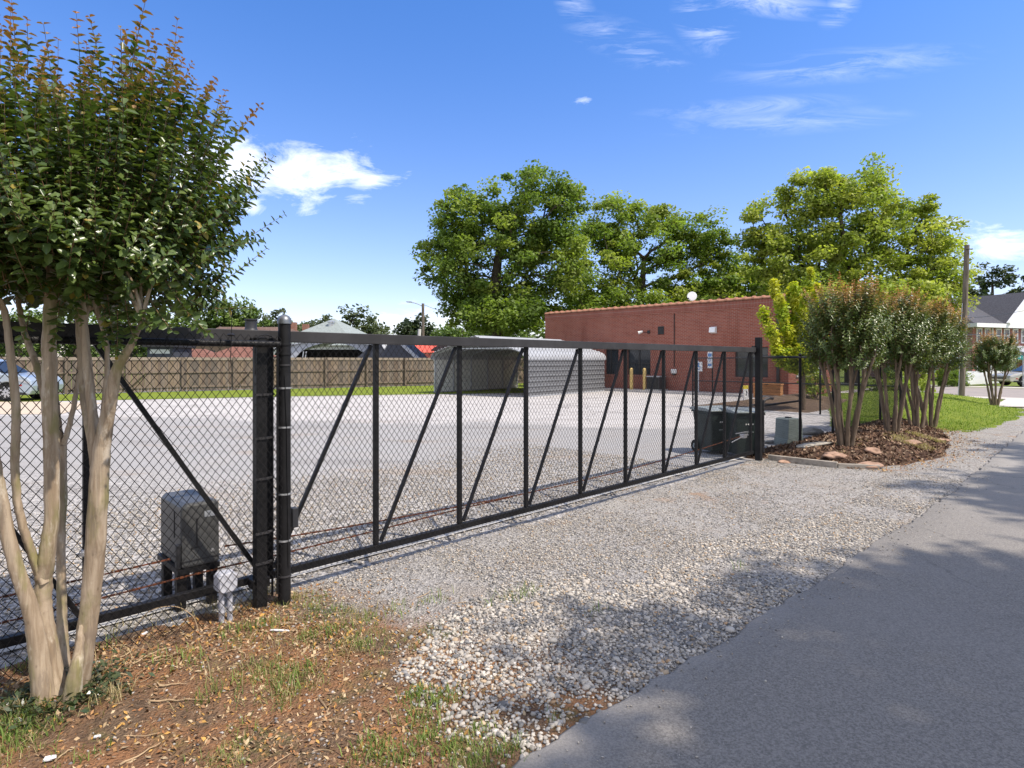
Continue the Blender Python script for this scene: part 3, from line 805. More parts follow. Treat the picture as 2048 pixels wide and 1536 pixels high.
s_, p_ = sample(13000, 9.85, 18.6, -.45, 2.05, lambda s, p: (ebed(s, p) > 0) * 1.0)
PAL_MULCH = np.array([(.10, .06, .04), (.15, .09, .055), (.07, .04, .03), (.22, .14, .09), (.19, .11, .07), (.34, .25, .17)])
stuff(ob('mulch_chips', chips('mulch_chips', s_, p_, zbed(s_, p_), RNG.uniform(.012, .04, len(s_)), PAL_MULCH, m_chip, .7)))
s_ = RNG.uniform(10, 19, 1500); p_ = pb(s_) + np.abs(RNG.normal(0, .3, 1500)); k = p_ < pe(s_) + .1; s_, p_ = s_[k], p_[k]
stuff(ob('bark_debris', chips('bark_debris', s_, p_, zverge(s_, p_) + .004, RNG.uniform(.01, .026, len(s_)), PAL_LITTER, m_chip, .4)))

def blades(name, pos, hgt, wid, lean, pal, m, curl=.5):
    """grass blades, two quads each"""
    n = len(pos); a = RNG.uniform(0, 6.28, n); d = np.stack([np.cos(a), np.sin(a), 0 * a], -1); sd_ = np.stack([-np.sin(a), np.cos(a), 0 * a], -1)
    L = lean * RNG.uniform(.3, 1.2, n)
    up = np.array([0, 0, 1.0])
    b0 = pos; b1 = pos + up * (hgt * .6)[:, None] + d * (hgt * L * .4)[:, None]; b2 = pos + up * (hgt * (1 - curl * L * .4))[:, None] + d * (hgt * L)[:, None]
    w = wid[:, None] * sd_
    v = np.stack([b0 - w * .5, b0 + w * .5, b1 + w * .4, b1 - w * .4, b2 + w * .06, b2 - w * .06], 1)
    f = (np.array([[0, 1, 2, 3], [3, 2, 4, 5]])[None] + (np.arange(n) * 6)[:, None, None]).reshape(-1, 4)
    c = pal[RNG.integers(0, len(pal), n)] * RNG.uniform(.75, 1.25, (n, 1))
    return np_mesh(name, v.reshape(-1, 3), f, m, np.repeat(c, 6, 0))
PAL_GREEN = np.array([(.14, .22, .04), (.19, .27, .055), (.11, .17, .035), (.26, .29, .09)])
PAL_STRAW = np.array([(.42, .33, .17), (.34, .26, .13), (.48, .40, .22), (.30, .27, .10)])
def tufts(lst, pal, name, h, w, lean, m=m_grass):
    S = []; H = []
    for px, py, n, rad in lst:
        c = GP(px, py); s0, p0 = SP(c.x, c.y)
        ss_ = s0 + RNG.normal(0, rad, n); pp_ = p0 + RNG.normal(0, rad * .8, n)
        S.append(sp_pos(ss_, pp_, zverge(ss_, pp_) - .003)); H.append(RNG.uniform(.5, 1.15, n) * h * RNG.uniform(.7, 1.2))
    S = np.concatenate(S); H = np.concatenate(H)
    return stuff(ob(name, blades(name, S, H, RNG.uniform(.6, 1.2, len(S)) * w, lean, pal, m)))
tufts([(480, 1262, 80, .06), (545, 1250, 60, .06), (500, 1275, 60, .08), (625, 1278, 110, .07), (660, 1268, 90, .08), (700, 1290, 70, .07), (735, 1300, 40, .06), (640, 1240, 40, .07),
       (585, 1365, 90, .07), (610, 1345, 60, .06), (560, 1390, 50, .06), (835, 1398, 120, .05), (885, 1402, 120, .05), (830, 1440, 60, .06), (865, 1455, 40, .04), (740, 1500, 90, .05), (800, 1515, 160, .06), (850, 1480, 80, .05), (900, 1500, 90, .05),
       (960, 1470, 50, .05), (1020, 1510, 60, .05), (740, 1528, 90, .05), (960, 1525, 80, .06), (1050, 1188, 60, .08), (1010, 1200, 40, .07), (870, 1205, 30, .06), (760, 1240, 40, .08), (800, 1225, 30, .08), (60, 1340, 50, .05), (90, 1332, 40, .04),
       (25, 1470, 160, .07), (45, 1455, 120, .06), (10, 1500, 120, .06), (70, 1480, 60, .05), (300, 1235, 40, .05), (205, 1300, 20, .04), (180, 1520, 30, .04), (400, 1410, 30, .05), (440, 1390, 30, .06), (380, 1345, 40, .08), (350, 1330, 40, .08), (1190, 1225, 25, .05), (1480, 1140, 12, .05)], PAL_GREEN, 'grass_tufts', .062, .0045, .8)
tufts([(225, 1270, 60, .05), (240, 1255, 40, .05), (205, 1245, 40, .05), (520, 1195, 90, .05), (545, 1185, 70, .05), (590, 1200, 60, .04), (470, 1225, 50, .06), (420, 1225, 50, .06), (330, 1250, 40, .08), (225, 1420, 70, .05), (560, 1300, 60, .1), (600, 1380, 40, .08),
       (440, 1370, 40, .12), (660, 1330, 40, .1), (60, 1440, 50, .05), (720, 1240, 60, .12), (250, 1330, 40, .1)], PAL_STRAW, 'dry_grass', .10, .0028, 1.0)
# thin scattered grass over the dirt
def sparse(s, p): return smooth(.02, .22, fbm(s * 1.6 + 2, p * 1.6, 4, 88)) * smooth(3.0, 1.8, s) * smooth(.05, .35, p)
s_, p_ = sample(700, -1.6, 3.0, .1, 2.35, sparse)
k_ = np.repeat(np.arange(700), 7); s_ = s_[k_] + RNG.normal(0, .022, len(k_)); p_ = p_[k_] + RNG.normal(0, .02, len(k_))
stuff(ob('sparse_grass', blades('sparse_grass', sp_pos(s_, p_, zverge(s_, p_) - .003), RNG.uniform(.015, .055, len(s_)), RNG.uniform(.002, .004, len(s_)), 1.0, np.concatenate([PAL_GREEN, PAL_STRAW[:2]]), m_grass)))
# lawn edge blades
s_, p_ = sample(11000, 16.2, 31.8, -5.5, 2.2, lambda s, p: ((elawn(s, p) > 0.02) & (ebed(s, p) < 0)) * np.interp(s, [16, 22, 31], [1, .7, .25]))
stuff(ob('lawn_blades', blades('lawn_blades', sp_pos(s_, p_, zlawn(s_, p_)), RNG.uniform(.03, .07, len(s_)), RNG.uniform(.008, .016, len(s_)), .7, np.array([(.17, .26, .03), (.13, .21, .022), (.22, .30, .05)]), m_grass)))
# dry grass on the mulch bed
s_, p_ = sample(1600, 10.5, 14.5, .7, 1.9, lambda s, p: (ebed(s, p) > .05) * smooth(0, .2, fbm(s * 1.4, p * 1.4, 3, 33)))
stuff(ob('dry_bed_grass', blades('dry_bed_grass', sp_pos(s_, p_, zbed(s_, p_)), RNG.uniform(.03, .09, len(s_)), RNG.uniform(.004, .008, len(s_)), 1.2, PAL_STRAW, m_grass)))
# ground cover hugging the foot of the near tree
n = 900; a = RNG.uniform(0, 6.28, n); rr = .10 + np.abs(RNG.normal(0, .09, n)); s_ = .50 + rr * np.cos(a) * 1.3 - .05; p_ = .60 + rr * np.sin(a)
stuff(ob('ground_ivy', chips('ground_ivy', s_, p_, zverge(s_, p_) + RNG.uniform(0, .05, n), RNG.uniform(.010, .022, n), np.array([(.05, .075, .03), (.035, .055, .02), (.08, .10, .04), (.14, .12, .06)]), m_leaf_gloss, .6)))
# twigs
def twig_path(a, b, bend, n=7):
    a = Vector(a); b = Vector(b); s = (b - a).cross(Vector((0, 0, 1))).normalized(); out = []
    for i in range(n):
        t = i / (n - 1); q = a.lerp(b, t) + s * bend * math.sin(t * math.pi) + s * random.uniform(-.006, .006)
        sp = SP(q.x, q.y); q.z = float(zverge(*sp)) + .006 + random.uniform(0, .006); out.append(q)
    return out
mb = MB()
for i in range(230):
    s = random.uniform(-1.6, 2.8); p = random.uniform(.05, 2.2)
    if s > 2.0 and random.random() < .7: continue
    a = Wsp(s, p); d = Vector((math.cos(t := random.uniform(0, 6.3)), math.sin(t), 0)) * random.uniform(.04, .16)
    mb.tube(twig_path(a, a + d, random.uniform(-.02, .02), 4), random.uniform(.0012, .003), 4, False)
stuff(mb.build('fine_twigs', m_twig))
TW = [((240, 1332), (270, 1300), 'short pale twig curving on the red dirt right of the tree foot'), ((258, 1356), (290, 1328), 'straight pale twig lying next to orange soil by the tree'),
      ((295, 1345), (362, 1320), 'long wavy pale root twig pointing at the junction box'), ((265, 1350), (340, 1305), 'pale twig crossing the leaf litter behind the tree foot'),
      ((318, 1392), (375, 1382), 'dark bent twig over the mossy dirt'), ((300, 1416), (420, 1412), 'long thin pale twig between dirt and pebbles'), ((110, 1535), (150, 1508), 'pale twig beside the white litter at the bottom edge'),
      ((240, 1536), (320, 1488), 'thin brown twig on the pebbly dirt at the bottom')]
for (a, b, lab) in TW:
    m_ = MB(); m_.tube(twig_path(GP(*a), GP(*b), random.uniform(-.02, .02), 8), lerp_list([.0045, .003, .0018], 8), 6)
    tag(m_.build('dry_twig', m_twig), lab, 'twig', 'twigs on the red dirt')
# arching dry vine by the gate tail
m_ = MB(); m_.tube(catmull([AT(265, 1262, 3.45), AT(300, 1222, 3.5), AT(350, 1213, 3.55), AT(385, 1232, 3.55), AT(397, 1262, 3.55)], 5), .0025, 5)
tag(m_.build('dry_vine', m_twig), 'thin dry vine arching over the dirt in front of the gate tail', 'vine')
# litter
def litter(name, px, py, sx, sy, rz, lab, cat):
    c = GP(px, py); s, p = SP(c.x, c.y); c.z = float(zverge(s, p)) + .008
    m_ = MB(); n = 5
    pts = [(-1, -.6), (-.3, -.75), (1, -.5), (.85, .5), (0, .7), (-.8, .55)]
    m_.prism([(a * sx, b * sy) for a, b in pts], 0, .006)
    return tag(m_.build(name, m_trash, None, c, (random.uniform(-.15, .15), random.uniform(-.15, .15), rz)), lab, cat)
litter('white_strip', 560, 1267, .058, .010, .1, 'flat white plastic strip lying in the grass below the round gate post', 'litter')
litter('white_paper', 100, 1531, .022, .02, .5, 'torn white paper scrap at the very bottom left of the dirt', 'litter')
litter('white_chip', 195, 1485, .014, .008, .3, 'small white chip on orange soil below the tree', 'litter')
litter('foil_scrap', 290, 1277, .020, .014, 1.0, 'crumpled silvery scrap behind the tree on the dirt', 'litter')

# =================================================================== GATE
O3 = Wsp(0, 0, 0)
def gthing(name, label, cat, s=0.0, p=0.0, group=None):
    return thing(name, label, cat, Wsp(s, p, 0), GROT, group)
def chainlink(u0, u1, z0, z1, y=0.0, w=.0483, h=.0655, r=.0018, k=4, sag=.006, topf=None):
    """woven zigzag wires in the local XZ plane; every wire is a real tube"""
    n = int(round((u1 - u0) / (w / 2))); rows = int(round((z1 - z0) / (h / 2)))
    i = np.arange(n)[:, None]; j = np.arange(rows + 1)[None, :]
    x = u0 + (i + .5) * w / 2 + np.where((i + j) % 2 == 0, -1, 1) * w / 4
    z = z0 + j * (z1 - z0) / rows + 0 * i
    wob = sag * (2 * vnoise(x * 3.1, z * 2.7, 5) - 1)
    x = x + sag * 1.2 * (2 * vnoise(x * 4, z * 5, 15) - 1); z = z + wob
    yy = y + np.where((i + j) % 2 == 0, -1, 1) * r * 1.0 * np.where(i % 2 == 0, 1, -1) + 2.5 * sag * (2 * vnoise(x * 1.7, z * 1.3, 25) - 1)
    c = np.stack([x, yy + 0 * z, z], -1)                 # n, rows+1, 3
    ang = np.arange(k) * 2 * np.pi / k
    ring = np.stack([np.cos(ang) * r * 1.25, np.sin(ang) * r, 0 * ang], -1)
    v = (c[:, :, None, :] + ring[None, None]).reshape(-1, 3)
    idx = np.arange(n * (rows + 1) * k).reshape(n, rows + 1, k)
    a = idx[:, :-1, :]; b = np.roll(idx, -1, 2)[:, :-1, :]; d = idx[:, 1:, :]; e = np.roll(idx, -1, 2)[:, 1:, :]
    f = np.stack([a, b, e, d], -1).reshape(-1, 4)
    return v, f
def mesh_part(parent, *a, **k):
    v, f = chainlink(*a, **k)
    return ob('chain_link_mesh', np_mesh('chain_link_mesh', v, f, m_wire, smooth=True), parent)

gate = gthing('sliding_gate', 'long black sliding gate of braced bays with chain link infill across the gravel drive', 'gate')
UP = [1.69 + .857 * k for k in range(9)] + [9.46]
TAIL = [-1.15, -.25, .655]
MB().box(-1.6, 9.56, -.045, .045, 1.775, 1.853).build('top_rail', m_rail, gate, bevel=.004)
MB().box(-1.6, 9.52, -.024, .024, .135, .186).build('bottom_rail', m_black, gate, bevel=.004)
for s in TAIL + UP:
    w = .0185 if s > 1 else .017
    MB().box(s - w, s + w, -.0185, .0185, .188, 1.777).build('upright', m_black, gate, bevel=.003)
for k in range(9):
    a, b = UP[k] + .045, UP[k + 1] - .045
    m_ = MB(); m_.bar((a, 0, .20), (b, 0, 1.765), .025, .025, (0, 1, 0)); m_.build('diagonal_brace', m_black, gate)
for a, b in ((-1.15, -.25), (-.25, .655), (.655, 1.66)):
    m_ = MB(); m_.bar((a + .03, 0, 1.765), (b - .03, 0, .20), .027, .027, (0, 1, 0)); m_.build('diagonal_brace', m_black, gate)
mesh_part(gate, 1.66, 9.46, .135, 1.79, y=-.036)
# wheel-end stop and trolley at the top of the tail
MB().box(1.55, 1.70, -.075, -.048, 1.74, 1.80).build('end_clamp', m_black, gate, bevel=.004)
# rusty drive chain in two runs
def chain_run(pts, r=.0055):
    path = catmull(pts, 14); m_ = MB()
    L = 0; last = path[0]
    for i in range(len(path) - 1):
        a, b = path[i], path[i + 1]; d = b - a; nlk = max(1, int(d.length / .028))
        for j in range(nlk):
            c0 = a + d * (j / nlk); c1 = a + d * ((j + .92) / nlk)
            m_.bar(c0, c1, r * (2.2 if (i + j) % 2 else 1.2), r * (1.2 if (i + j) % 2 else 2.2))
    return m_
ch1 = [(-1.4, .12, .37), (.3, .12, .365), (1.12, .13, .375)]
ch2 = [(1.45, .13, .385), (1.9, .12, .36), (2.6, .12, .33), (3.6, .12, .30), (4.3, .12, .285), (5.6, .12, .285), (6.6, .12, .30), (8.0, .11, .355), (9.28, .06, .44)]
ch3 = [(-1.4, .15, .22), (.3, .15, .215), (1.3, .15, .235), (2.0, .13, .245), (2.7, .13, .255), (3.4, .13, .272), (4.2, .12, .28)]
for c in (ch1, ch2, ch3):
    chain_run(c).build('drive_chain', m_rust, gate)
m_ = MB(); m_.box(9.22, 9.34, .0, .07, .41, .47); m_.box(9.28, 9.47, .02, .04, .435, .45); m_.build('chain_bracket', m_galv, gate, bevel=.003)
m_ = MB(); m_.tube([(8.85, .03, .38), (9.42, .03, .46)], .008, 6); m_.tube([(9.0, .03, .50), (9.45, .03, .50)], .007, 6); m_.build('latch_rod', m_galv, gate)

# big round post
m_band = simple('dull_band', (.30, .30, .30), .45, .4, .4, .3, 30)
rp = gthing('round_gate_post', 'thick round black steel post with domed gray cap in front of the gate', 'post', 1.735, .165)
PR = .041
MB().lathe([(PR, -.05), (PR, 1.90)], n=24).build('pipe', m_black, rp)
MB().lathe([(PR + .006, 1.895), (PR + .006, 1.915), (PR + .002, 1.93), (PR * .72, 1.948), (PR * .3, 1.957), (.001, 1.959)], n=24).build('cap', m_capm, rp)
for z, mt, hh in ((1.755, m_black, .008), (1.69, m_black, .008), (1.615, m_rail, .006), (1.46, m_band, .006), (1.195, m_band, .006), (.745, m_band, .006), (.43, m_band, .006), (.19, m_rail, .006)):
    m_ = MB(); m_.lathe([(PR + .004, z - hh), (PR + .005, z), (PR + .004, z + hh)], n=24); m_.bar((-PR - .02, .012, z), (-PR + .01, .0, z), .02, hh * 1.6); m_.build('band', mt, rp)
MB().box(-PR - .014, -PR - .004, -.01, .002, .08, 1.78).build('tension_bar', m_galv if False else m_black, rp)
m_ = MB(); m_.tube([(PR * .2, -PR - .004, .25), (PR * .1, -PR - .004, .6), (-PR * .1, -PR - .006, 1.2), (-PR * .4, -PR - .002, 1.55)], .003, 5); m_.build('thin_cable', m_wire, rp)
ph = MB().box(.052, .095, -.012, .045, .50, .635).build('sensor_box', m_plastic_dark, rp, bevel=.006)
MB().box(.04, .056, .0, .03, .53, .60).build('sensor_bracket', m_black, rp)

# square guide post beside it
gp = gthing('square_guide_post', 'square black post with looped cable over its top left of the round post', 'post', 1.595, .105)
MB().box(-.036, .036, -.036, .036, -.02, 1.80).build('tube', m_black, gp, bevel=.004)
MB().tube([(.075, -.02, .06), (.075, -.02, 1.76)], .008, 6).build('tension_rod', m_black, gp)
for z in (1.42, 1.13, .86, .50, .30):
    m_ = MB(); m_.box(-.046, .046, -.046, -.041, z - .008, z + .008); m_.bar((.03, -.03, z), (.085, -.024, z), .012, .012); m_.build('band', m_rail, gp)
m_ = MB(); m_.tube(catmull([(-.05, -.05, 1.55), (-.05, -.05, 1.74), (-.02, -.05, 1.81), (.05, -.045, 1.81), (.12, -.05, 1.74), (.16, -.06, 1.55)], 6), .0042, 6); m_.build('cable_loop', m_wire, gp)
MB().box(-.055, .06, -.02, .07, .13, .19).build('guide_roller_bracket', m_black, gp, bevel=.004)

# chain link fence left of the gate
lf = gthing('chain_link_fence', 'near black chain link fence panel with pipe top rail behind the big crape myrtle', 'fence', 0, .20)
mesh_part(lf, -1.5, 1.695, .02, 1.815, y=-.03)
MB().tube([(-1.6, 0, 1.755), (1.0, 0, 1.755), (1.69, 0, 1.755)], .021, 10).build('top_rail', m_black, lf)
MB().lathe([(.03, -.05), (.03, 1.80)], (-1.15, .035, 0), 14).build('post', m_black, lf)
for u in (.1, .55, 1.0, 1.3):
    m_ = MB(); m_.tube([(u, -.03, 1.73), (u + .01, -.028, 1.785), (u + .02, .02, 1.785), (u + .01, .028, 1.74)], .0022, 5); m_.build('tie_wire', m_wire, lf)
m_ = MB(); m_.tube([(1.36, -.035, 1.64), (1.365, -.035, 1.76), (1.37, -.035, 1.96)], .0025, 5); m_.lathe([(.02, 0), (.024, .008), (.004, .02)], (1.365, -.03, 1.80), 10); m_.build('wire_antenna', m_wire, lf)
m_ = MB(); m_.box(.63, .685, .15, .20, .545, .575); m_.box(.60, .72, .145, .15, .55, .57); m_.build('rail_clamp', m_galv, lf)

# gate operator box
op = gthing('gate_operator', 'dark gray boxy gate motor on two black legs behind the fence mesh', 'gate motor', 1.30, -.40)
prof = [(-.11, .28), (.13, .28), (.13, .30), (.126, .675), (.10, .705), (-.08, .705), (-.11, .68)]
cov = MB(); cov.prism([(x, z) for x, z in prof], -.245, .245, 'y').build('cover', m_plastic_gray, op, bevel=.02)
MB().box(-.114, -.109, -.10, -.085, .46, .64).build('side_slot', m_plastic_dark, op)
MB().box(-.02, -.012, -.2505, -.244, .42, .60).build('front_slot', m_plastic_dark, op)
m_ = MB(); m_.box(-.05, .0, -.2505, -.244, .405, .415); m_.build('latch_mark', m_plastic_dark, op)
MB().box(-.135, -.108, -.235, -.19, .28, .44).build('drive_guard', m_plastic_dark, op, bevel=.006)
m_ = MB(); m_.box(-.113, .133, -.249, .249, .325, .331); m_.build('seam', m_plastic_dark, op)
m_ = MB(); m_.box(.03, .10, -.2485, -.2445, .60, .64); m_.build('label_plate', m_alum, op)
m_ = MB(); m_.lathe([(.012, 0), (.012, .006)], (0, 0, 0), 10); m_.build('lock', m_galv, op, (.08, -.244, .37), (R(90), 0, 0))
m_ = MB(); m_.box(-.13, .13, -.24, .24, .245, .28); m_.build('base_plate', m_black, op)
for x, y in ((-.105, .10), (.09, -.20), (.10, .12), (-.10, -.19)):
    MB().box(x - .028, x + .028, y - .028, y + .028, -.02, .25).build('leg', m_black, op, bevel=.003)
for x, y, d in ((-.02, .02, .02), (.03, .05, -.02)):
    m_ = MB(); m_.tube([(x, y, .28), (x + d, y, .16), (x, y, -.01)], .014, 8); m_.build('conduit', m_plastic_dark, op)
# white junction box
jb = gthing('junction_box', 'small whitish octagonal junction box on two thin conduit pipes by the gate', 'junction box', 1.355, .155)
oc = [(-.042, 0), (.042, 0), (.058, .018), (.058, .10), (.042, .12), (-.042, .12), (-.058, .10), (-.058, .018)]
o_ = MB().prism([(x, z + .19) for x, z in oc], -.055, .035, 'y').build('box', m_pvc, jb, bevel=.006)
MB().prism([(x * .92, (z - .06) * .92 + .25) for x, z in oc], -.062, -.056, 'y').build('cover_plate', m_pvc, jb, bevel=.003)
for x in (-.024, .026):
    c_ = MB().lathe([(.0165, -.03), (.0165, .195)], (x, -.01, 0), 12).build('conduit', m_pvc, jb)
    MB().lathe([(.0195, .045), (.0195, .06)], (x, -.01, 0), 12).build('coupling', m_galv, c_)

# receiving post at the far end
lp = gthing('receiver_post', 'tall square black steel post closing the far end of the gate', 'post', 9.70, .03)
MB().box(-.045, .045, -.045, .045, -.05, 2.02).build('tube', m_black, lp, bevel=.004)
MB().box(-.10, .0, .045, .075, 1.74, 1.88).build('catch_plate', m_rail, lp)
MB().box(.045, .10, -.05, .05, .44, .56).build('lower_catch', m_black, lp, bevel=.005)
MB().box(-.13, -.045, .046, .09, .90, .93).build('upper_hook', m_rail, lp)

# right-hand chain link fence
rf = gthing('chain_link_fence', 'black chain link fence running from the far gate end behind the row of crape myrtles', 'fence', 0, -.05)
pts_s = [9.93, 11.75, 13.6, 15.4, 17.2, 19.2]
for i, s in enumerate(pts_s):
    z0 = -.05
    MB().lathe([(.026, z0), (.026, 1.74), (.03, 1.745), (.02, 1.775), (.002, 1.785)], (s, 0, 0), 12).build('post', m_black, rf)
MB().tube([(9.9, 0, 1.70), (14, 0, 1.70), (19.2, 0, 1.70)], .02, 8).build('top_rail', m_steel_dark, rf)
MB().tube([(9.95, 0, .88), (11.72, 0, .88)], .018, 8).build('mid_rail', m_black, rf)
m_ = MB(); m_.tube(catmull([(10.02, -.02, .1), (10.02, -.02, .86), (10.06, -.03, .97), (10.2, -.05, 1.0), (10.32, -.06, .99)], 5), .022, 8); m_.build('bent_pipe', m_rail, rf)
mesh_part(rf, 9.95, 19.2, .03, 1.74, y=-.03, w=.05, h=.066, r=.0021, k=3)
sf = thing('chain_link_fence', 'dark chain link side fence crossing in front of the leaf covered bank', 'fence', Wsp(19.3, -.05), GROT + math.pi / 2)
for u in (0.0, 2.1, 4.2, 6.3):
    MB().lathe([(.028, -.1), (.028, 1.76), (.02, 1.79), (.002, 1.8)], (u, 0, 0), 10).build('post', m_black, sf)
MB().tube([(0, 0, 1.72), (6.3, 0, 1.72)], .02, 8).build('top_rail', m_steel_dark, sf)
MB().tube([(0, 0, .92), (6.3, 0, .92)], .018, 8).build('mid_rail', m_steel_dark, sf)
mesh_part(sf, 0, 6.3, .05, 1.74, y=-.03, w=.05, h=.066, r=.0021, k=3)

# =================================================================== TRASH CARTS
def trash_cart(s, p, rz, label):
    c = thing('trash_cart', label, 'trash cart', Wsp(s, p), rz, 'wheeled trash carts behind the gate')
    W, Dp, H = .29, .30, .80
    v = []
    for z, k, kd in ((.06, .80, .80), (.60, .94, .95), (.78, 1.0, 1.0)):
        v.append([(-W * k, -Dp * kd, z), (W * k, -Dp * kd, z), (W * k, Dp * kd, z), (-W * k, Dp * kd, z)])
    m_ = MB(); V = sum(v, []); f = [(3, 2, 1, 0)]
    for r in range(2): f += [(r * 4 + i, r * 4 + (i + 1) % 4, r * 4 + 4 + (i + 1) % 4, r * 4 + 4 + i) for i in range(4)]
    f.append((8, 9, 10, 11)); m_.add(V, f); m_.build('body', m_bin, c, bevel=.025)
    m_ = MB(); m_.box(-W - .02, W + .02, -Dp - .02, Dp + .02, .775, .81); m_.build('rim', m_bin, c, bevel=.01)
    m_ = MB(); m_.prism([(-Dp - .04, .812), (-Dp - .04, .835), (-Dp * .6, .87), (Dp * .7, .885), (Dp + .06, .85), (Dp + .06, .815)], -W - .03, W + .03, 'x'); m_.build('lid', m_lid, c, bevel=.01)
    m_ = MB(); m_.tube([(-W * .8, Dp + .09, .82), (W * .8, Dp + .09, .82)], .016, 8); m_.box(-W * .8, -W * .8 + .03, Dp, Dp + .1, .80, .83); m_.box(W * .8 - .03, W * .8, Dp, Dp + .1, .80, .83); m_.build('handle', m_bin, c)
    m_ = MB(); m_.box(-.09, .09, -Dp * .9 - .012, -Dp * .88, .46, .475); m_.build('grab_bar', m_lid, c)
    for x in (-W * .85, W * .85):
        m_ = MB(); v_ = []; n = 16
        m_.tube([(x - .03, Dp * .85, .115), (x + .03, Dp * .85, .115)], .115, 16); w_ = m_.build('wheel', m_rubber, c)
        m_ = MB(); m_.tube([(x - .034, Dp * .85, .115), (x + .034, Dp * .85, .115)], .05, 12); m_.build('hub', m_lid, w_)
    # small pale print lines on the front
    m_ = MB()
    for i in range(4): m_.box(-.08 + .045 * i, -.05 + .045 * i, -Dp * .955 - .004, -Dp * .94, .60, .625)
    m_.build('printed_mark', m_white_dirty, c)
    c.scale = (.9, .9, .93)
    return c
c1 = AT(1428, 800, 10.6); s1, p1 = SP(c1.x, c1.y)
trash_cart(s1, p1, R(18), 'dark green wheeled trash cart further from the latch post, left one of the two')
c1 = AT(1482, 800, 10.25); s1, p1 = SP(c1.x, c1.y)
trash_cart(s1, p1, R(10), 'dark green wheeled trash cart right behind the tall latch post with a pale lid')

# =================================================================== BED: rocks, timber, pedestal, boulders
def rock(name, px, py, r, flat, label, cat, mat, h=.1, seed=1, rz=0, sx=1.0, group=None):
    h = .04 if h else 0; r *= .74
    c = GP(px, py, h); s, p = SP(c.x, c.y)
    if ebed(s, p) > -.1: c.z = float(zbed(s, p))
    else: c.z = 0
    me = smooth_stone(name, r, None, seed, mat, 3, flat, .28)
    o = ob(name, me, None, (c.x, c.y, c.z + r * flat * .35), (random.uniform(-.1, .1), random.uniform(-.1, .1), rz)); o.scale = (sx, 1, 1)
    return tag(o, label, cat, group)
rock('garden_rock', 1668, 922, .17, .42, 'terracotta rock at the foot of the first crape myrtle clump', 'rock', m_rock_tan, .12, 5, .4, 1.3)
rock('garden_rock', 1742, 915, .16, .5, 'upper pinkish rock of the pair beside dry grass right of the first clump', 'rock', m_rock_tan, .12, 6, .2, 1.2)
rock('garden_rock', 1733, 930, .19, .4, 'lower pinkish rock of the pair at the front edge of the mulch bed', 'rock', m_rock_tan, .08, 7, .1, 1.4)
rock('garden_rock', 1822, 895, .15, .4, 'flat tan rock lying on dark mulch below the second clump', 'rock', m_rock_tan, .12, 8, .3, 1.5)
rock('garden_rock', 1573, 920, .13, .3, 'low reddish rock half sunk in mulch next to the timber edge', 'rock', m_rock_tan, .06, 9, .2, 1.5)
rock('garden_rock', 1888, 878, .16, .25, 'thin tan stone bordering the lawn edge of the mulch bed', 'rock', m_rock_tan, .1, 14, .5, 2.0)
rock('stone_slab', 1622, 908, .26, .2, 'broad gray stone slab lying on mulch behind the timber edge', 'stone slab', m_slab, .12, 10, .3, 1.5)
rock('boulder', 1560, 881, .17, .7, 'small round gray boulder on the drive right of the carts', 'boulder', m_rock, 0, 11, .1, 1.1)
rock('boulder', 1620, 868, .23, .6, 'long gray boulder beside the green utility pedestal', 'boulder', m_rock, 0, 12, .4, 1.9)
rock('boulder', 1538, 886, .12, .5, 'dull low boulder half hidden behind the fence post near the carts', 'boulder', m_rock, 0, 13, .3, 1.5)
m_ = MB(); a = Wsp(9.88, .12); b = Wsp(9.90, 1.15); c_ = Wsp(10.25, 1.62)
m_.bar((a.x, a.y, .045), (b.x, b.y, .045), .07, .10); m_.bar((b.x, b.y, .035), (c_.x, c_.y, .03), .07, .08)
tag(m_.build('landscape_timber', m_timber, bevel=.008), 'weathered gray landscape timber edging the mulch bed at the gravel', 'timber edging')
up = thing('utility_pedestal', 'gray green utility pedestal behind the first crape myrtle clump', 'utility box', Wsp(12.0, -.35), R(20))
m_ = MB(); m_.prism([(-.22, .0), (.22, .0), (.20, .12), (.185, .12), (.165, .50), (.14, .52), (-.14, .52), (-.165, .50), (-.185, .12), (-.20, .12)], -.17, .17, 'y'); m_.build('cabinet', m_greenbox, up, bevel=.015)
MB().box(-.1, .1, -.176, -.168, .02, .09).build('vent', m_steel_dark, up)
MB().box(-.06, .03, -.05, .05, .515, .545).build('lock_hood', m_plastic_dark, up, bevel=.01)

# =================================================================== TREES
def nrm(a): return a / np.maximum(np.linalg.norm(a, axis=-1, keepdims=True), 1e-9)
def leaf_mesh(name, pos, axis, up, L, Wd, col, m, fold=.22, curl=.25):
    """folded, curved leaves: two quads each"""
    axis = nrm(axis); side = nrm(np.cross(axis, up)); up = np.cross(side, axis)
    L = L[:, None]; Wd = Wd[:, None]
    b = pos; t = pos + axis * L - up * curl * L
    h = fold * Wd * up
    m1 = pos + axis * .30 * L + up * .04 * L; m2 = pos + axis * .74 * L - up * curl * .5 * L
    l1 = m1 + side * Wd * .44 + h; r1 = m1 - side * Wd * .44 + h; l2 = m2 + side * Wd * .45 + h * .7; r2 = m2 - side * Wd * .45 + h * .7
    v = np.stack([b, l1, l2, t, r2, r1], 1).reshape(-1, 3)
    f = (np.array([[0, 3, 2, 1], [0, 5, 4, 3]])[None] + (np.arange(len(pos)) * 6)[:, None, None]).reshape(-1, 4)
    return np_mesh(name, v, f, m, np.repeat(col, 6, 0))
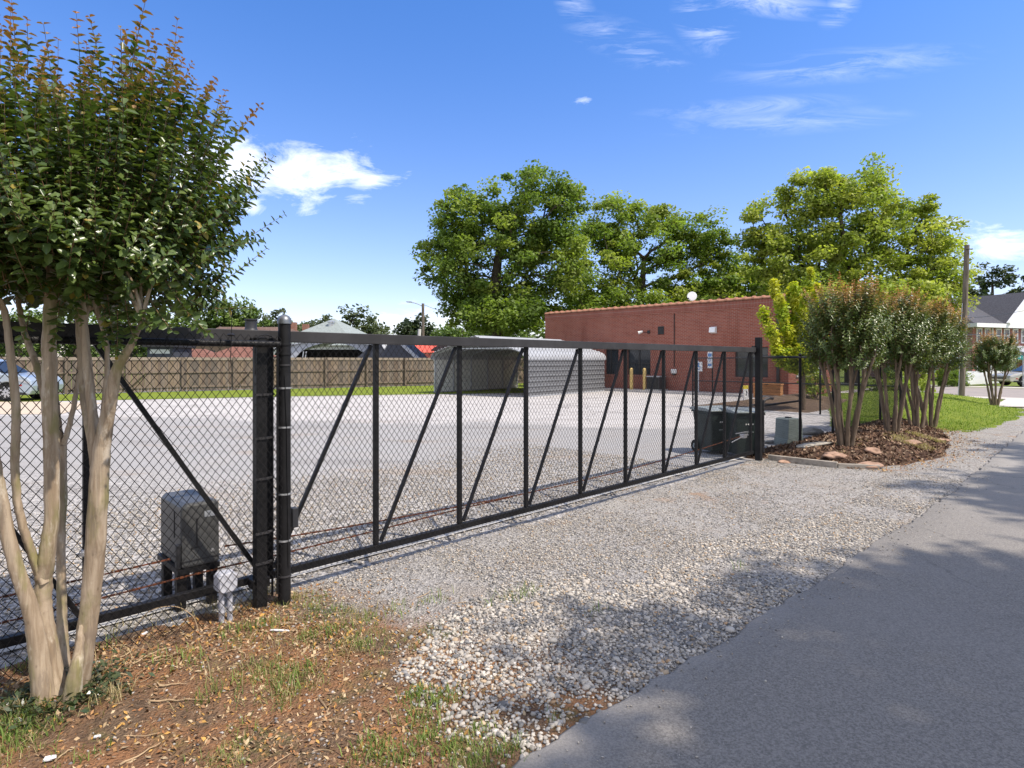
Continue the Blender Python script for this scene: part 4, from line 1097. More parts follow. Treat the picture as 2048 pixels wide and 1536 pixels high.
def shoot_crown(org, dr, ln, leafL, leafW, spacing, colf, name, m, parent, droop=0.0, stem_r=.0022):
    """leafy shoots: pairs of leaves up a curved stem"""
    P = []; A = []; U = []; T = []; ID = []
    sv = []; sf = []
    for i in range(len(org)):
        o = org[i]; d = dr[i]; n = max(4, int(ln[i] / spacing)); t = (np.arange(n) + 1.0) / n
        cv = RNG.normal(0, .10, 3) + np.array([0, 0, .18 - droop])
        pts = o + d * (t * ln[i])[:, None] + cv[None] * (ln[i] * t ** 2)[:, None]
        tan = nrm(d + 2 * cv * t[:, None])
        s0 = np.cross(tan, RNG.normal(0, 1, 3)); s0 = nrm(s0); s1 = np.cross(tan, s0)
        k = np.arange(n); alt = (k % 2 == 0)[:, None]
        side = np.where(alt, s0, s1)
        for sg in (1, -1):
            P.append(pts + RNG.normal(0, .002, pts.shape)); A.append(tan * (.45 + .25 * t[:, None]) + sg * side + RNG.normal(0, .22, pts.shape) + np.array([0, 0, -.12])); U.append(tan + np.array([0, 0, .5]) + RNG.normal(0, .18, pts.shape)); T.append(t); ID.append(np.full(n, i))
        q = [o, o + d * ln[i] * .5 + cv * ln[i] * .25, pts[-1]]
        b = len(sv) ; rr = [stem_r, stem_r * .8, stem_r * .4]
        for j in range(3):
            for a in range(3):
                an = a * 2.094; sv.append(q[j] + (s0[0] * math.cos(an) + s1[0] * math.sin(an)) * rr[j])
        for j in range(2):
            for a in range(3): sf.append((b + j * 3 + a, b + j * 3 + (a + 1) % 3, b + j * 3 + 3 + (a + 1) % 3, b + j * 3 + 3 + a))
    P = np.concatenate(P); A = np.concatenate(A); U = np.concatenate(U); T = np.concatenate(T); ID = np.concatenate(ID)
    sz = (1.0 - .55 * T ** 3) * RNG.uniform(.72, 1.15, len(T))
    me = leaf_mesh(name, P, A, U, leafL * sz, leafW * sz * RNG.uniform(.85, 1.1, len(T)), colf(P, T, ID), m)
    o = ob(name, me, parent); o['kind'] = 'stuff'
    st = ob('fine_stems', np_mesh('fine_stems', np.array(sv), np.array(sf), m_twigred), parent); st['kind'] = 'stuff'
    return o
m_twigred = simple('young_stem', (.20, .115, .065), .7, 0, .3, .25, 12)

def limb(pts, r, n=12, sub=6, wob=.0, lump=.06):
    """tapered limb with knots; returns MB"""
    path = catmull(pts, sub); rr = lerp_list(r, len(path))
    rr = [x * (1 + lump * random.uniform(-1, 1)) for x in rr]
    path = [p + Vector((random.uniform(-wob, wob), random.uniform(-wob, wob), 0)) for p in path]
    m_ = MB(); m_.tube(path, rr, n); return m_

# ---- the big crape myrtle in front
base = Wsp(.50, .58, 0)
cm = thing('crape_myrtle', 'big near crape myrtle at the left edge with smooth tan trunks and bronze shoot tips', 'tree', base)
def rel(px, py, d): return AT(px, py, d) - base
zt = float(zverge(.5, .58))
LIMBS = [
    ([(150, 1400, 2.90), (165, 1330, 2.89), (182, 1190, 2.88), (194, 1040, 2.86), (200, 930, 2.85), (208, 870, 2.84), (222, 800, 2.81), (236, 735, 2.78), (262, 690, 2.76), (285, 640, 2.76)], [.054, .048, .050, .051, .050, .043, .036, .029, .02, .013]),      # right stem
    ([(200, 1000, 2.86), (194, 905, 2.86), (184, 820, 2.88), (172, 700, 2.90), (162, 600, 2.90), (150, 500, 2.92)], [.034, .033, .029, .026, .023, .016]),
    ([(196, 980, 2.88), (184, 890, 2.90), (168, 800, 2.94), (160, 690, 2.97), (150, 560, 3.0)], [.026, .023, .020, .018, .014]),
    ([(205, 840, 2.9), (214, 700, 2.95), (190, 600, 2.95), (195, 500, 2.95)], [.016, .015, .014, .010]),
    ([(118, 1405, 2.86), (104, 1330, 2.85), (88, 1230, 2.84), (86, 1170, 2.84), (92, 1120, 2.83), (103, 1030, 2.83), (104, 900, 2.83), (100, 800, 2.82), (98, 700, 2.82), (100, 600, 2.83), (108, 480, 2.85)], [.058, .050, .044, .042, .044, .036, .040, .038, .036, .032, .024]),   # centre stem
    ([(88, 1165, 2.83), (62, 1100, 2.80), (38, 1020, 2.78), (30, 930, 2.76), (32, 820, 2.75), (22, 720, 2.74), (10, 620, 2.74)], [.032, .024, .021, .021, .021, .020, .016]),
    ([(92, 1330, 2.80), (66, 1240, 2.77), (28, 1120, 2.73), (2, 1000, 2.70), (-18, 880, 2.68), (-40, 700, 2.66)], [.046, .036, .034, .032, .028, .022]),   # left stem
    ([(128, 1370, 3.02), (124, 1250, 3.06), (122, 1100, 3.10), (124, 960, 3.12), (124, 890, 3.12)], [.034, .029, .028, .028, .030]),   # mossy back stem
    ([(122, 895, 3.12), (112, 800, 3.15), (108, 720, 3.18), (110, 600, 3.2)], [.019, .016, .014, .012]),
    ([(128, 890, 3.12), (148, 810, 3.15), (158, 740, 3.18), (175, 620, 3.2)], [.018, .015, .014, .012]),
    ([(98, 830, 2.86), (76, 740, 2.92), (48, 660, 2.98), (30, 560, 3.0)], [.022, .02, .018, .013]),
    ([(140, 1380, 2.80), (150, 1345, 2.795), (158, 1300, 2.82), (162, 1250, 2.85)], [.040, .034, .026, .012]),
]
for pts, r in LIMBS:
    P_ = [rel(*p) for p in pts]
    if pts[0][1] > 1300: P_[0].z = min(P_[0].z, zt - .06)
    r = [q * .77 for q in r]
    if pts[0][1] > 1300: r[0] *= 1.35; r[1] *= 1.08
    m_ = limb(P_, r, 24, 10, .0015, .02)
    nr = len(m_.v) // 24; ph = random.uniform(0, 6.28); kn = [(random.randrange(4, max(5, nr)), random.uniform(0, 6.28), random.uniform(.12, .3)) for _ in range(max(1, nr // 14))]
    for i_ in range(nr):                       # fluted, knotty stems
        ring_ = m_.v[i_ * 24:(i_ + 1) * 24]; ctr = Vector((sum(a[0] for a in ring_) / 24, sum(a[1] for a in ring_) / 24, sum(a[2] for a in ring_) / 24)); zc_ = ctr.z
        for k_ in range(24):
            a_ = 6.2832 * k_ / 24
            sc_ = 1 + .075 * math.sin(2 * a_ + ph + zc_ * 2.2) + .04 * math.sin(5 * a_ + ph * 2 - zc_ * 3.1) + .10 * (float(vnoise(np.array([a_ * 1.6 + ph]), np.array([zc_ * 9 + ph]), 4)[0]) - .5)
            for (ki, ka, kh) in kn:
                da_ = (a_ - ka + 3.1416) % 6.2832 - 3.1416
                sc_ += kh * math.exp(-((i_ - ki) / 1.3) ** 2 - (da_ / .42) ** 2)
            m_.v[i_ * 24 + k_] = tuple(ctr + (Vector(ring_[k_]) - ctr) * sc_)
    m_.build('trunk', m_bark, cm)
CX, CY = -2.27, 2.95
def crown_colors(zlo, zhi, tipc, g1, g2, zred=.62):
    def fn(P, T, ID):
        n = len(T); r0 = np.random.default_rng(3).uniform(0, 1, ID.max() + 1)[ID]
        base_ = g1 + (g2 - g1) * (RNG.uniform(0, 1, n) * .6 + r0 * .4)[:, None]
        k = np.clip((P[:, 2] - zlo) / (zhi - zlo), 0, 1)
        w = smooth(zred, 1.05, .55 * k + .5 * T * np.clip(k * 1.6, 0, 1) + .12 * (r0 - .5))
        c = base_ * (1 - w[:, None]) + tipc * w[:, None] * RNG.uniform(.7, 1.2, (n, 1))
        yel = (RNG.uniform(0, 1, n) < .025)[:, None]
        return np.where(yel, np.array([.30, .24, .05]), c)
    return fn
n = 1400
th = RNG.uniform(0, 6.283, n); rr = np.sqrt(RNG.uniform(.03, 1, n)); zz = RNG.uniform(-.72, 1, n)
rad = np.sqrt(np.clip(1 - np.maximum(zz, 0) ** 2 * .75 - np.maximum(-zz, 0) ** 2 * .5, .05, 1))
yy_ = .66 * rr * rad * np.sin(th)
org = np.stack([CX + .76 * rr * rad * np.cos(th), CY + .05 + yy_, 2.27 + .50 * zz + .42 * yy_ * np.clip(zz + .5, 0, 1)], -1)
out = np.stack([np.cos(th) * rr, np.sin(th) * rr, 0 * th], -1)
upw = np.clip(.55 + .6 * (zz + .6), .05, 1.5)
dr = nrm(out * (.85 - .45 * np.clip(zz, 0, 1))[:, None] + np.array([0, 0, 1.0]) * upw[:, None] + RNG.normal(0, .18, (n, 3)))
ln = RNG.uniform(.16, .40, n) + .24 * (RNG.uniform(0, 1, n) > .78) * np.clip(zz + .4, 0, 1)
kp = (zz < .25) | (RNG.uniform(0, 1, n) < .55)
org = org[kp]; dr = dr[kp]; ln = ln[kp]
ex_o = []; ex_d = []; ex_l = []
for (a, b, d, e) in [((400, 500), (548, 458), 2.75, 2.72), ((380, 470), (478, 400), 2.75, 2.7), ((260, 160), (277, 12), 2.8, 2.76), ((205, 180), (198, 42), 2.85, 2.8), ((40, 150), (20, 22), 2.8, 2.75), ((160, 180), (163, 52), 2.85, 2.8), ((300, 230), (306, 105), 2.8, 2.78),
                     ((400, 330), (450, 215), 2.8, 2.76), ((390, 300), (422, 196), 2.85, 2.82), ((420, 370), (462, 250), 2.8, 2.78), ((340, 240), (346, 150), 2.8, 2.8), ((360, 250), (368, 165), 2.85, 2.84), ((55, 150), (58, 48), 2.9, 2.86), ((380, 280), (386, 182), 2.8, 2.8),
                     ((215, 590), (222, 715), 2.74, 2.72), ((235, 610), (240, 725), 2.74, 2.7), ((250, 600), (262, 700), 2.74, 2.72), ((270, 600), (300, 690), 2.74, 2.72), ((300, 600), (350, 670), 2.74, 2.7), ((210, 620), (205, 720), 2.76, 2.74), ((330, 560), (430, 700), 2.74, 2.66), ((120, 600), (110, 700), 2.74, 2.7), ((60, 620), (50, 690), 2.74, 2.7), ((180, 560), (150, 640), 2.74, 2.7), ((150, 560), (146, 650), 2.74, 2.7), ((350, 520), (430, 600), 2.75, 2.72), ((330, 560), (395, 640), 2.75, 2.72)]:
    a_ = np.array(AT(*a, d)); b_ = np.array(AT(*b, e)); v_ = b_ - a_; L_ = np.linalg.norm(v_)
    v_[2] -= .14 * L_
    ex_o.append(a_); ex_d.append(v_ / np.linalg.norm(v_)); ex_l.append(L_)
org = np.concatenate([org, ex_o]) - np.array(base); dr = np.concatenate([dr, ex_d]); ln = np.concatenate([ln, ex_l])
shoot_crown(org, dr, ln, .056, .035, .0245, crown_colors(2.05, 3.15, np.array([.36, .17, .075]), np.array([.06, .105, .03]), np.array([.135, .18, .043]), .72), 'crown', m_leaf_gloss, cm)
# inner branches from the stems up into the crown
tops = [rel(*p[0][-1]) for p in LIMBS[:11]]
m_ = MB()
for i in range(150):
    q = Vector(org[i * 7]); t_ = min(tops, key=lambda a: (a - q).length)
    if (t_ - q).length < .9 and q.z > t_.z + .18:
        mid = t_.lerp(q, .55) + Vector((random.uniform(-.04, .04), random.uniform(-.04, .04), -.03)); m_.tube(catmull([t_, mid, q], 3), lerp_list([.011, .007, .003], 7), 6, False)
m_.build('branch', m_bark, cm)['kind'] = 'stuff'

# ---- crape myrtles on the mulch bed
def small_myrtle(s, p, z0, label, ztop, zlow, r, ntr, nsh, leaf=.05, group='crape myrtles in a row', seed=1, lean=(0, 0)):
    random.seed(seed)
    b = Wsp(s, p, z0)
    t = thing('crape_myrtle', label, 'tree', b, 0, group)
    ends = []
    for i in range(ntr):
        a = 6.283 * i / ntr + random.uniform(-.3, .3); d = Vector((math.cos(a), math.sin(a), 0))
        k = random.uniform(.06, .14); w = random.uniform(.22, .5) * r / .75
        h1 = zlow - z0 + random.uniform(.05, .25)
        P_ = [d * k * .8 + Vector((0, 0, -.06)), d * (k + w * .18) + Vector((0, 0, h1 * .3)), d * (k + w * .45) + Vector((random.uniform(-.04, .04), random.uniform(-.04, .04), h1 * .65)), d * (k + w * .8) + Vector((lean[0] * .5, lean[1] * .5, h1)), d * (k + w) + Vector((lean[0], lean[1], h1 + .45))]
        limb(P_, [.038, .032, .027, .022, .012], 10, 5, .006, .08).build('trunk', m_bark_gray, t); ends.append(P_[3]); ends.append(P_[4])
        if random.random() < .6:
            q = P_[2]; e = q + Vector((random.uniform(-.15, .15), random.uniform(-.15, .15), h1 * .5))
            limb([q, q.lerp(e, .5) + d * .04, e], [.02, .016, .012], 8, 4, .004, .05).build('trunk', m_bark_gray, t)
    n = nsh; th = RNG.uniform(0, 6.283, n); rr = np.sqrt(RNG.uniform(.02, 1, n)); zz = RNG.uniform(0, 1, n)
    H = ztop - zlow; prof = np.interp(zz, [0, .25, .6, 1], [.72, 1.0, 1.0, .80])
    org = np.stack([lean[0] + r * .86 * rr * prof * np.cos(th), lean[1] + r * .86 * rr * prof * np.sin(th), zlow - z0 + .05 + (H - .38) * zz + .12 * np.cos(th * 3 + seed)], -1)
    out = np.stack([np.cos(th) * rr, np.sin(th) * rr, 0 * th], -1)
    dr = nrm(out * .6 + np.array([0, 0, 1.0]) * (.35 + .8 * zz)[:, None] + RNG.normal(0, .25, (n, 3)))
    ln = RNG.uniform(.18, .40, n)
    shoot_crown(org, dr, ln, leaf * 1.15, leaf * .68, .032, crown_colors(zlow - z0 + .35, ztop - z0 + .0, np.array([.56, .26, .11]), np.array([.075, .125, .036]), np.array([.17, .21, .055]), .62), 'crown', m_leaf_gloss, t, 0, .003)
    m_ = MB()
    for i in range(40):
        q = Vector(org[i * 5]); e = min(ends, key=lambda a: (a - q).length)
        m_.tube([e, e.lerp(q, .5) + Vector((0, 0, -.03)), q], [.010, .007, .003], 5, False)
    m_.build('branch', m_bark_gray, t)['kind'] = 'stuff'
    return t
small_myrtle(11.25, .87, float(zbed(11.25, .87)), 'nearest crape myrtle clump on the mulch bed beside the gate post', 2.94, 1.50, .66, 8, 860, .054, seed=3)
small_myrtle(14.0, .93, float(zbed(14.0, .93)), 'second crape myrtle clump from the gate, rising behind a flat tan rock', 3.02, 1.48, .67, 7, 800, .056, seed=5)
small_myrtle(16.1, .95, float(zbed(16.1, .95)), 'third crape myrtle clump from the gate near the lawn edge', 2.98, 1.42, .70, 7, 780, .058, seed=8)
small_myrtle(17.6, .95, float(zbed(17.6, .95)), 'fourth crape myrtle clump where the mulch meets the lawn', 2.90, 1.42, .74, 6, 780, .06, seed=11)
c_ = GP(1990, 806, .15); s_, p_ = SP(c_.x, c_.y)
small_myrtle(s_, p_, .12, 'small lone round headed crape myrtle at the end of the lawn', 2.55, 1.25, .64, 7, 460, .07, 'crape myrtles in a row', 14)

# ---- big trees
def skeleton(trunk, targets, r0, sides=6, wander=.35):
    """limbs grown from the trunk polyline to every target; thickness follows what each limb carries"""
    nodes = [np.array(p) for p in trunk]; par = list(range(-1, len(trunk) - 1)); ln = [0.0]
    for i in range(1, len(nodes)): ln.append(ln[-1] + np.linalg.norm(nodes[i] - nodes[i - 1]))
    start = max(1, len(trunk) // 2); chains = []
    order = np.argsort(np.linalg.norm(targets - nodes[-1], axis=1))
    for ti in order:
        T = targets[ti]; A = np.array(nodes[start:]); dd = np.linalg.norm(A - T, axis=1); up = np.maximum(0, A[:, 2] - T[2])
        j = start + int(np.argmin(dd + .25 * np.array(ln[start:]) + 1.2 * up)); a = nodes[j]; d = T - a; L = np.linalg.norm(d)
        ch = [j]; k = 3
        for q in range(1, k + 1):
            t = q / k; x = a + d * t + np.array([0, 0, .10 * L * math.sin(t * math.pi)]) + RNG.normal(0, wander * .12 * L, 3) * (q < k)
            nodes.append(x); par.append(ch[-1]); ln.append(ln[ch[-1]] + L / k); ch.append(len(nodes) - 1)
        chains.append(ch)
    w = np.zeros(len(nodes))
    for ch in chains: w[ch[-1]] += 1
    for i in range(len(nodes) - 1, 0, -1): w[par[i]] += w[i]
    rad = r0 * (w / w[0]) ** .48
    m_ = MB(); tr = MB()
    tr.tube([Vector(p) for p in trunk], [max(rad[i], r0 * .4) * (1.25 if i == 0 else 1) for i in range(len(trunk))], 10)
    for ch in chains: m_.tube([Vector(nodes[i]) for i in ch], [max(.012, min(rad[ch[1]] * 1.15, rad[ch[0]]))] + [max(.012, rad[i]) for i in ch[1:]], sides, False)
    return tr, m_
def clump_leaves(name, targets, per, rc, size, pal, m, flat=.6, bright=None):
    n = len(targets) * per
    c = np.repeat(targets, per, 0); rcs = np.repeat(RNG.uniform(.42, 1.30, len(targets)) * rc, per)
    u = nrm(RNG.normal(0, 1, (n, 3))) * (RNG.uniform(0, 1, (n, 1)) ** .45); u[:, 2] *= flat
    pos = c + u * rcs[:, None]
    nv = nrm(RNG.normal(0, .55, (n, 3)) + np.array([0, 0, .8]) + u * .5); t = nrm(np.cross(nv, RNG.normal(0, 1, (n, 3)))); s = np.cross(nv, t)
    L = (size * RNG.uniform(.6, 1.25, n))[:, None]
    v = np.stack([pos - t * L * .5, pos + s * L * .32 - nv * L * .05, pos + t * L * .55 - nv * L * .12, pos - s * L * .32 - nv * L * .05], 1).reshape(-1, 3)
    f = (np.array([[0, 1, 2, 3]])[None] + (np.arange(n) * 4)[:, None, None]).reshape(-1, 4)
    ci = np.repeat(RNG.integers(0, len(pal), len(targets)), per); cc = pal[ci] * RNG.uniform(.75, 1.2, (n, 1)) * np.repeat(RNG.uniform(.8, 1.15, len(targets)), per)[:, None]
    return np_mesh(name, v, f, m, np.repeat(cc, 4, 0))
def sample_ellipsoids(ells):
    out = []
    for cx, cy, cz, rx, ry, rz, n in ells:
        u = nrm(RNG.normal(0, 1, (n, 3))) * (RNG.uniform(.12, 1, (n, 1)) ** .40) * np.where(RNG.uniform(0, 1, (n, 1)) < .14, RNG.uniform(1.0, 1.22, (n, 1)), 1.0); out.append(np.array([cx, cy, cz]) + u * np.array([rx, ry, rz]))
    return np.concatenate(out)
def big_tree(name, label, base, ells, trunk, per, rc, size, pal, mleaf, r0=.35, group=None, flat=.6, mbark=None, parts=True):
    t = thing(name, label, 'tree', base, 0, group)
    T = sample_ellipsoids(ells)
    if trunk is not None:
        tr, br = skeleton([np.array(p, float) for p in trunk], T, r0)
        tr.build('trunk', mbark or m_bark_dark, t)
        b = br.build('branch', mbark or m_bark_dark, t); b['kind'] = 'stuff'
    o = ob('crown', clump_leaves('crown', T, per, rc, size, pal, mleaf, flat), t); o['kind'] = 'stuff'
    return t
PAL_PECAN = np.array([(.22, .30, .06), (.28, .35, .065), (.18, .26, .05), (.32, .37, .075)])
PAL_PECAN_D = np.array([(.165, .24, .05), (.21, .285, .055), (.14, .21, .042), (.25, .31, .06)])
PAL_BRIGHT = np.array([(.33, .39, .075), (.38, .43, .085), (.28, .35, .07), (.42, .45, .10)])
# left pecan, photo x 830-1200, top 330
Z1 = 43.0; k1 = Z1 / F
def E(px, py, rx, ry, Z, n, dz=1.0, base=None):
    c = AT(px, py, Z) - base; return (c.x, c.y, c.z, rx * Z / F, rx * Z / F * dz, ry * Z / F, n)
b1 = Vector((-1.2, Z1, 0))
big_tree('shade_tree', 'tall spreading dark green shade tree left of the brick building', b1,
         [E(985, 520, 120, 112, Z1, 115, 1, b1), E(1010, 630, 95, 40, Z1 - 1, 60, 1, b1), E(1060, 430, 92, 92, Z1, 70, 1, b1), E(930, 440, 60, 66, Z1, 40, 1, b1), E(885, 510, 50, 62, Z1 + 1, 30, 1, b1), E(1000, 610, 100, 60, Z1, 50, 1, b1), E(1110, 530, 80, 70, Z1, 45, 1, b1), E(925, 600, 45, 60, Z1, 24, 1, b1), E(1130, 400, 50, 40, Z1, 18, 1, b1)],
         [(.4, 0, -.1), (.3, 0, 2), (.1, .2, 4), (-.1, .1, 6.5), (.2, 0, 9), (.6, 0, 11)], 150, 1.05, .26, PAL_PECAN_D, m_leaf, .42, 'shade trees behind the building')
b2 = Vector((9.5, 49, 0))
big_tree('shade_tree', 'airy light green shade tree rising behind the satellite dish', b2,
         [E(1180, 540, 95, 100, 48, 80, 1, b2), E(1390, 470, 62, 50, 49, 30, 1, b2), E(1235, 450, 66, 60, 48, 36, 1, b2), E(1445, 540, 45, 70, 50, 34, 1, b2), E(1330, 620, 120, 30, 47, 60, 1, b2), E(1150, 620, 80, 34, 47, 40, 1, b2), E(1290, 510, 92, 100, 49, 75, 1, b2), E(1390, 540, 66, 80, 50, 42, 1, b2), E(1250, 600, 130, 50, 48, 50, 1, b2), E(1330, 430, 36, 36, 49, 9, 1, b2), E(1430, 480, 40, 24, 50, 9, 1, b2), E(1400, 600, 70, 40, 49, 26, 1, b2)],
         [(.6, 0, -.1), (.6, 0, 2.5), (.9, .2, 5), (1.2, .1, 7.5), (1.4, 0, 10)], 135, 1.05, .27, PAL_PECAN, m_leaf, .4, 'shade trees behind the building')
b3 = Vector((23.5, 42, 0))
big_tree('shade_tree', 'bright yellow green shade tree towering over the row of crape myrtles', b3,
         [E(1690, 455, 108, 98, 42, 92, 1, b3), E(1620, 385, 62, 46, 42, 24, 1, b3), E(1530, 500, 48, 50, 43, 24, 1, b3), E(1720, 375, 60, 44, 42, 22, 1, b3), E(1700, 600, 150, 36, 41, 70, 1, b3), E(1600, 510, 90, 75, 42, 50, 1, b3), E(1790, 455, 80, 74, 43, 46, 1, b3), E(1855, 500, 52, 60, 42, 24, 1, b3), E(1640, 400, 66, 46, 42, 20, 1, b3), E(1760, 560, 120, 60, 42, 55, 1, b3), E(1860, 550, 62, 50, 41, 26, 1, b3), E(1600, 590, 100, 40, 42, 32, 1, b3), E(1540, 430, 50, 40, 43, 10, 1, b3), E(1880, 600, 50, 40, 41, 16, 1, b3)],
         [(.5, 0, -.1), (.4, 0, 2), (.3, .2, 4), (.1, .1, 6), (.4, 0, 8.5)], 145, 1.0, .255, PAL_BRIGHT, m_leaf, .4, 'shade trees behind the building')
b4 = Vector((20.5, 50, 0))
big_tree('shade_tree', 'lower mid green tree filling the gap behind the parapet', b4,
         [E(1490, 575, 75, 50, 50, 80, 1, b4), E(1560, 580, 60, 48, 50, 50, 1, b4), E(1420, 600, 60, 36, 50, 40, 1, b4), E(1650, 610, 70, 30, 50, 40, 1, b4)], [(0, 0, 0), (0, 0, 2), (0, .1, 4)], 90, .95, .32, PAL_PECAN, m_leaf, .3, 'shade trees behind the building')

# ---- yellow-green young tree with ascending limbs
c_ = GP(1606, 806, .25)
yt = thing('young_tree', 'young lemon green tree with upright limbs in front of the building corner', 'tree', c_)
Zy = c_.y
tips = [(1526, 626), (1546, 566), (1560, 600), (1577, 580), (1592, 571), (1608, 590), (1620, 541), (1632, 575), (1645, 600), (1655, 650), (1540, 660), (1548, 690), (1570, 650), (1590, 640), (1612, 650), (1630, 660), (1575, 705), (1605, 700), (1640, 700)]
T = []
limb([Vector((0, 0, -.2)), Vector((0, 0, .7)), Vector((.03, 0, 1.5)), Vector((.05, 0, 2.4)), Vector((.05, 0, 3.4))], [.085, .075, .065, .045, .015], 10).build('trunk', m_bark_gray, yt)
m_ = MB()
for i, (px, py) in enumerate(tips):
    e = AT(px, py, Zy + random.uniform(-.5, .5)) - c_; h0 = .9 + .35 * max(0, e.z - 1.2) * random.uniform(.6, 1)
    a = Vector((.03, 0, h0)); mid = a.lerp(e, .5) + Vector(((e.x) * .18, 0, -.12))
    path = catmull([a, mid, e], 7); m_.tube(path, lerp_list([.026, .016, .006], len(path)), 6, False)
    for j, q in enumerate(path[3:]):
        T.append(np.array(q) + RNG.normal(0, .03, 3))
m_.build('branch', m_bark_gray, yt)['kind'] = 'stuff'
T = np.array(T)
o = ob('crown', clump_leaves('crown', T, 130, .22, .11, np.array([(.42, .47, .04), (.50, .53, .045), (.32, .42, .04), (.54, .55, .06)]), m_leaf_yellow, 1.2), yt); o['kind'] = 'stuff'

# ---- far trees
PAL_FAR1 = np.array([(.12, .18, .045), (.15, .21, .05), (.10, .15, .04)]); PAL_FAR2 = np.array([(.10, .13, .065), (.13, .155, .075), (.085, .11, .055)]); PAL_PINE = np.array([(.05, .075, .04), (.07, .09, .045), (.04, .06, .035)])
FAR = [(40, 610, 90, 80, 1, 'bright green rounded tree beyond the fence behind the silver car'), (150, 600, 90, 84, 1, 'leafy green tree seen between the near trunks'), (260, 598, 85, 82, 1, 'leafy green tree beyond the fence right of the near trunks'),
       (355, 596, 80, 78, 1, 'green far tree with its top hidden by low myrtle leaves'), (432, 588, 72, 80, 1, 'round bright green far tree just above the gate tail rail'), (500, 598, 62, 82, 1, 'bright green far tree above the black roof vent'), (548, 618, 42, 86, 2, 'grayish far tree just left of the round post'),
       (600, 630, 42, 100, 2, 'dusky far tree just right of the round post'), (648, 630, 50, 92, 2, 'dull green far tree behind the gray hip roof peak'), (700, 608, 60, 90, 2, 'tall gray green far tree right of the hip roof'), (742, 640, 40, 88, 2, 'dull rounded far tree low on the right of the gray green one'),
       (790, 662, 50, 110, 2, 'low hazy far tree left of the street lamp'), (832, 628, 42, 75, 3, 'dark small oak behind the street lamp pole'), (880, 652, 55, 100, 1, 'green far tree right of the street lamp'), (930, 640, 60, 95, 1, 'green far tree partly behind the tall dark shade tree'),
       (1010, 640, 70, 100, 1, 'deep green far tree low behind the tall shade tree trunk'),
       (1985, 505, 62, 85, 3, 'tall dark pine above the gray roofed house'), (1945, 545, 40, 80, 3, 'dark pine just right of the utility pole top'), (2040, 560, 40, 88, 3, 'dark pine at the right edge above the gable'), (1960, 590, 34, 75, 3, 'small dark cedar rising behind the gray roof'), (2010, 590, 50, 90, 3, 'dim pine low behind the house ridge')]
for px, top, w, Z, pl, lab in FAR:
    gx = AT(px, 720, Z); zt_ = CH + (720 - top) / F * Z; rw = w * Z / F
    b = Vector((gx.x, Z, 0)); pal = (None, PAL_FAR1, PAL_FAR2, PAL_PINE)[pl]
    n = 80 if pl != 3 else 70
    hz = (zt_ - .3) / 2
    big_tree('far_tree' if pl != 3 else 'pine_tree', lab, b, [(0, 0, zt_ - hz, rw * .85, rw * .7, hz, int(n * .62)), (rw * .45 * random.uniform(-1, 1), 0, zt_ - hz * .8, rw * .75, rw * .6, hz * .62, int(n * .38))],
             [(0, 0, 0), (0, 0, zt_ * .25), (0, 0, zt_ * .5), (0, 0, zt_ * .75)], 48, 1.15 if pl != 3 else 1.0, .52, pal, m_leaf_far, .25, 'far trees on the skyline', .7)

T = []
for px in np.arange(-160, 2200, 16):
    Z = 118 + RNG.uniform(-6, 10); top = 672 + 14 * math.sin(px * .011) + RNG.uniform(-8, 8)
    c_ = AT(px, top, Z)
    for q in range(3): T.append((c_.x + RNG.uniform(-1, 1), Z + RNG.uniform(-2, 2), c_.z * (.12 + .38 * q + RNG.uniform(0, .1))))
stuff(ob('far_woods', clump_leaves('far_woods', np.array(T), 60, 2.3, .95, PAL_FAR1 * .8, m_leaf_far, .8)))
# ---- trees on the other side of the road; their shade falls across it
for (x, y, zc, r, rz, lab) in [(11.3, -2.35, 13.0, 3.4, 2.5, 'tall roadside tree shading the near end of the road'), (15.6, 2.6, 13.0, 2.4, 2.0, 'tall roadside tree shading the far half of the road'), (18.7, 5.8, 13.0, 2.4, 2.0, 'tall roadside tree shading the road by the lawn')]:
    b = Vector((x + 1.0, y - .3, 0))
    big_tree('roadside_tree', lab, b, [(-1.0, .3, zc, r, r, rz, 240 if r > 3 else 130)], [(0, 0, 0), (-.2, 0, 3), (-.5, .1, 6.5), (-.9, .2, 10.2)], 70, .75, .26, PAL_PECAN, m_leaf, .25, 'trees across the road')

# =================================================================== WOODEN PRIVACY FENCE
FROT = math.atan2(FD.y, FD.x)
wf = thing('wooden_fence', 'long weathered wooden privacy fence along the back of the lot', 'fence', FA, FROT)
PAL_BOARD = [(.255, .205, .165), (.21, .175, .145), (.30, .235, .18), (.17, .145, .125), (.24, .20, .17), (.27, .21, .155), (.195, .15, .12)]
def board_me(name, bx, col):
    m_ = MB(); m_.box(*bx); me = m_.mesh(name, m_board)
    ca = me.color_attributes.new('col', 'FLOAT_COLOR', 'POINT'); ca.data.foreach_set('color', np.tile(np.array([*col, 1], dtype=np.float32), len(me.vertices)))
    return me
pk = [board_me('picket', (-.068, .068, .012, .032, .04, 1.74), c) for c in PAL_BOARD]
x = -13.0; i = 0
while x < 20.4:
    o = bpy.data.objects.new('picket', random.choice(pk)); link(o, wf); o.location = (x, random.uniform(-.005, .006), random.uniform(-.012, .012)); o.rotation_euler = (0, random.gauss(0, .006), 0)
    x += .143; i += 1
pz_ = board_me('post', (-.05, .05, -.13, -.035, -.05, 1.80), (.22, .175, .14)); rl = board_me('rail', (-1.17, 1.17, -.035, .011, 0, .09), (.25, .20, .16)); cp = board_me('cap_board', (-1.21, 1.21, -.02, .011, 0, .15), (.36, .30, .245))
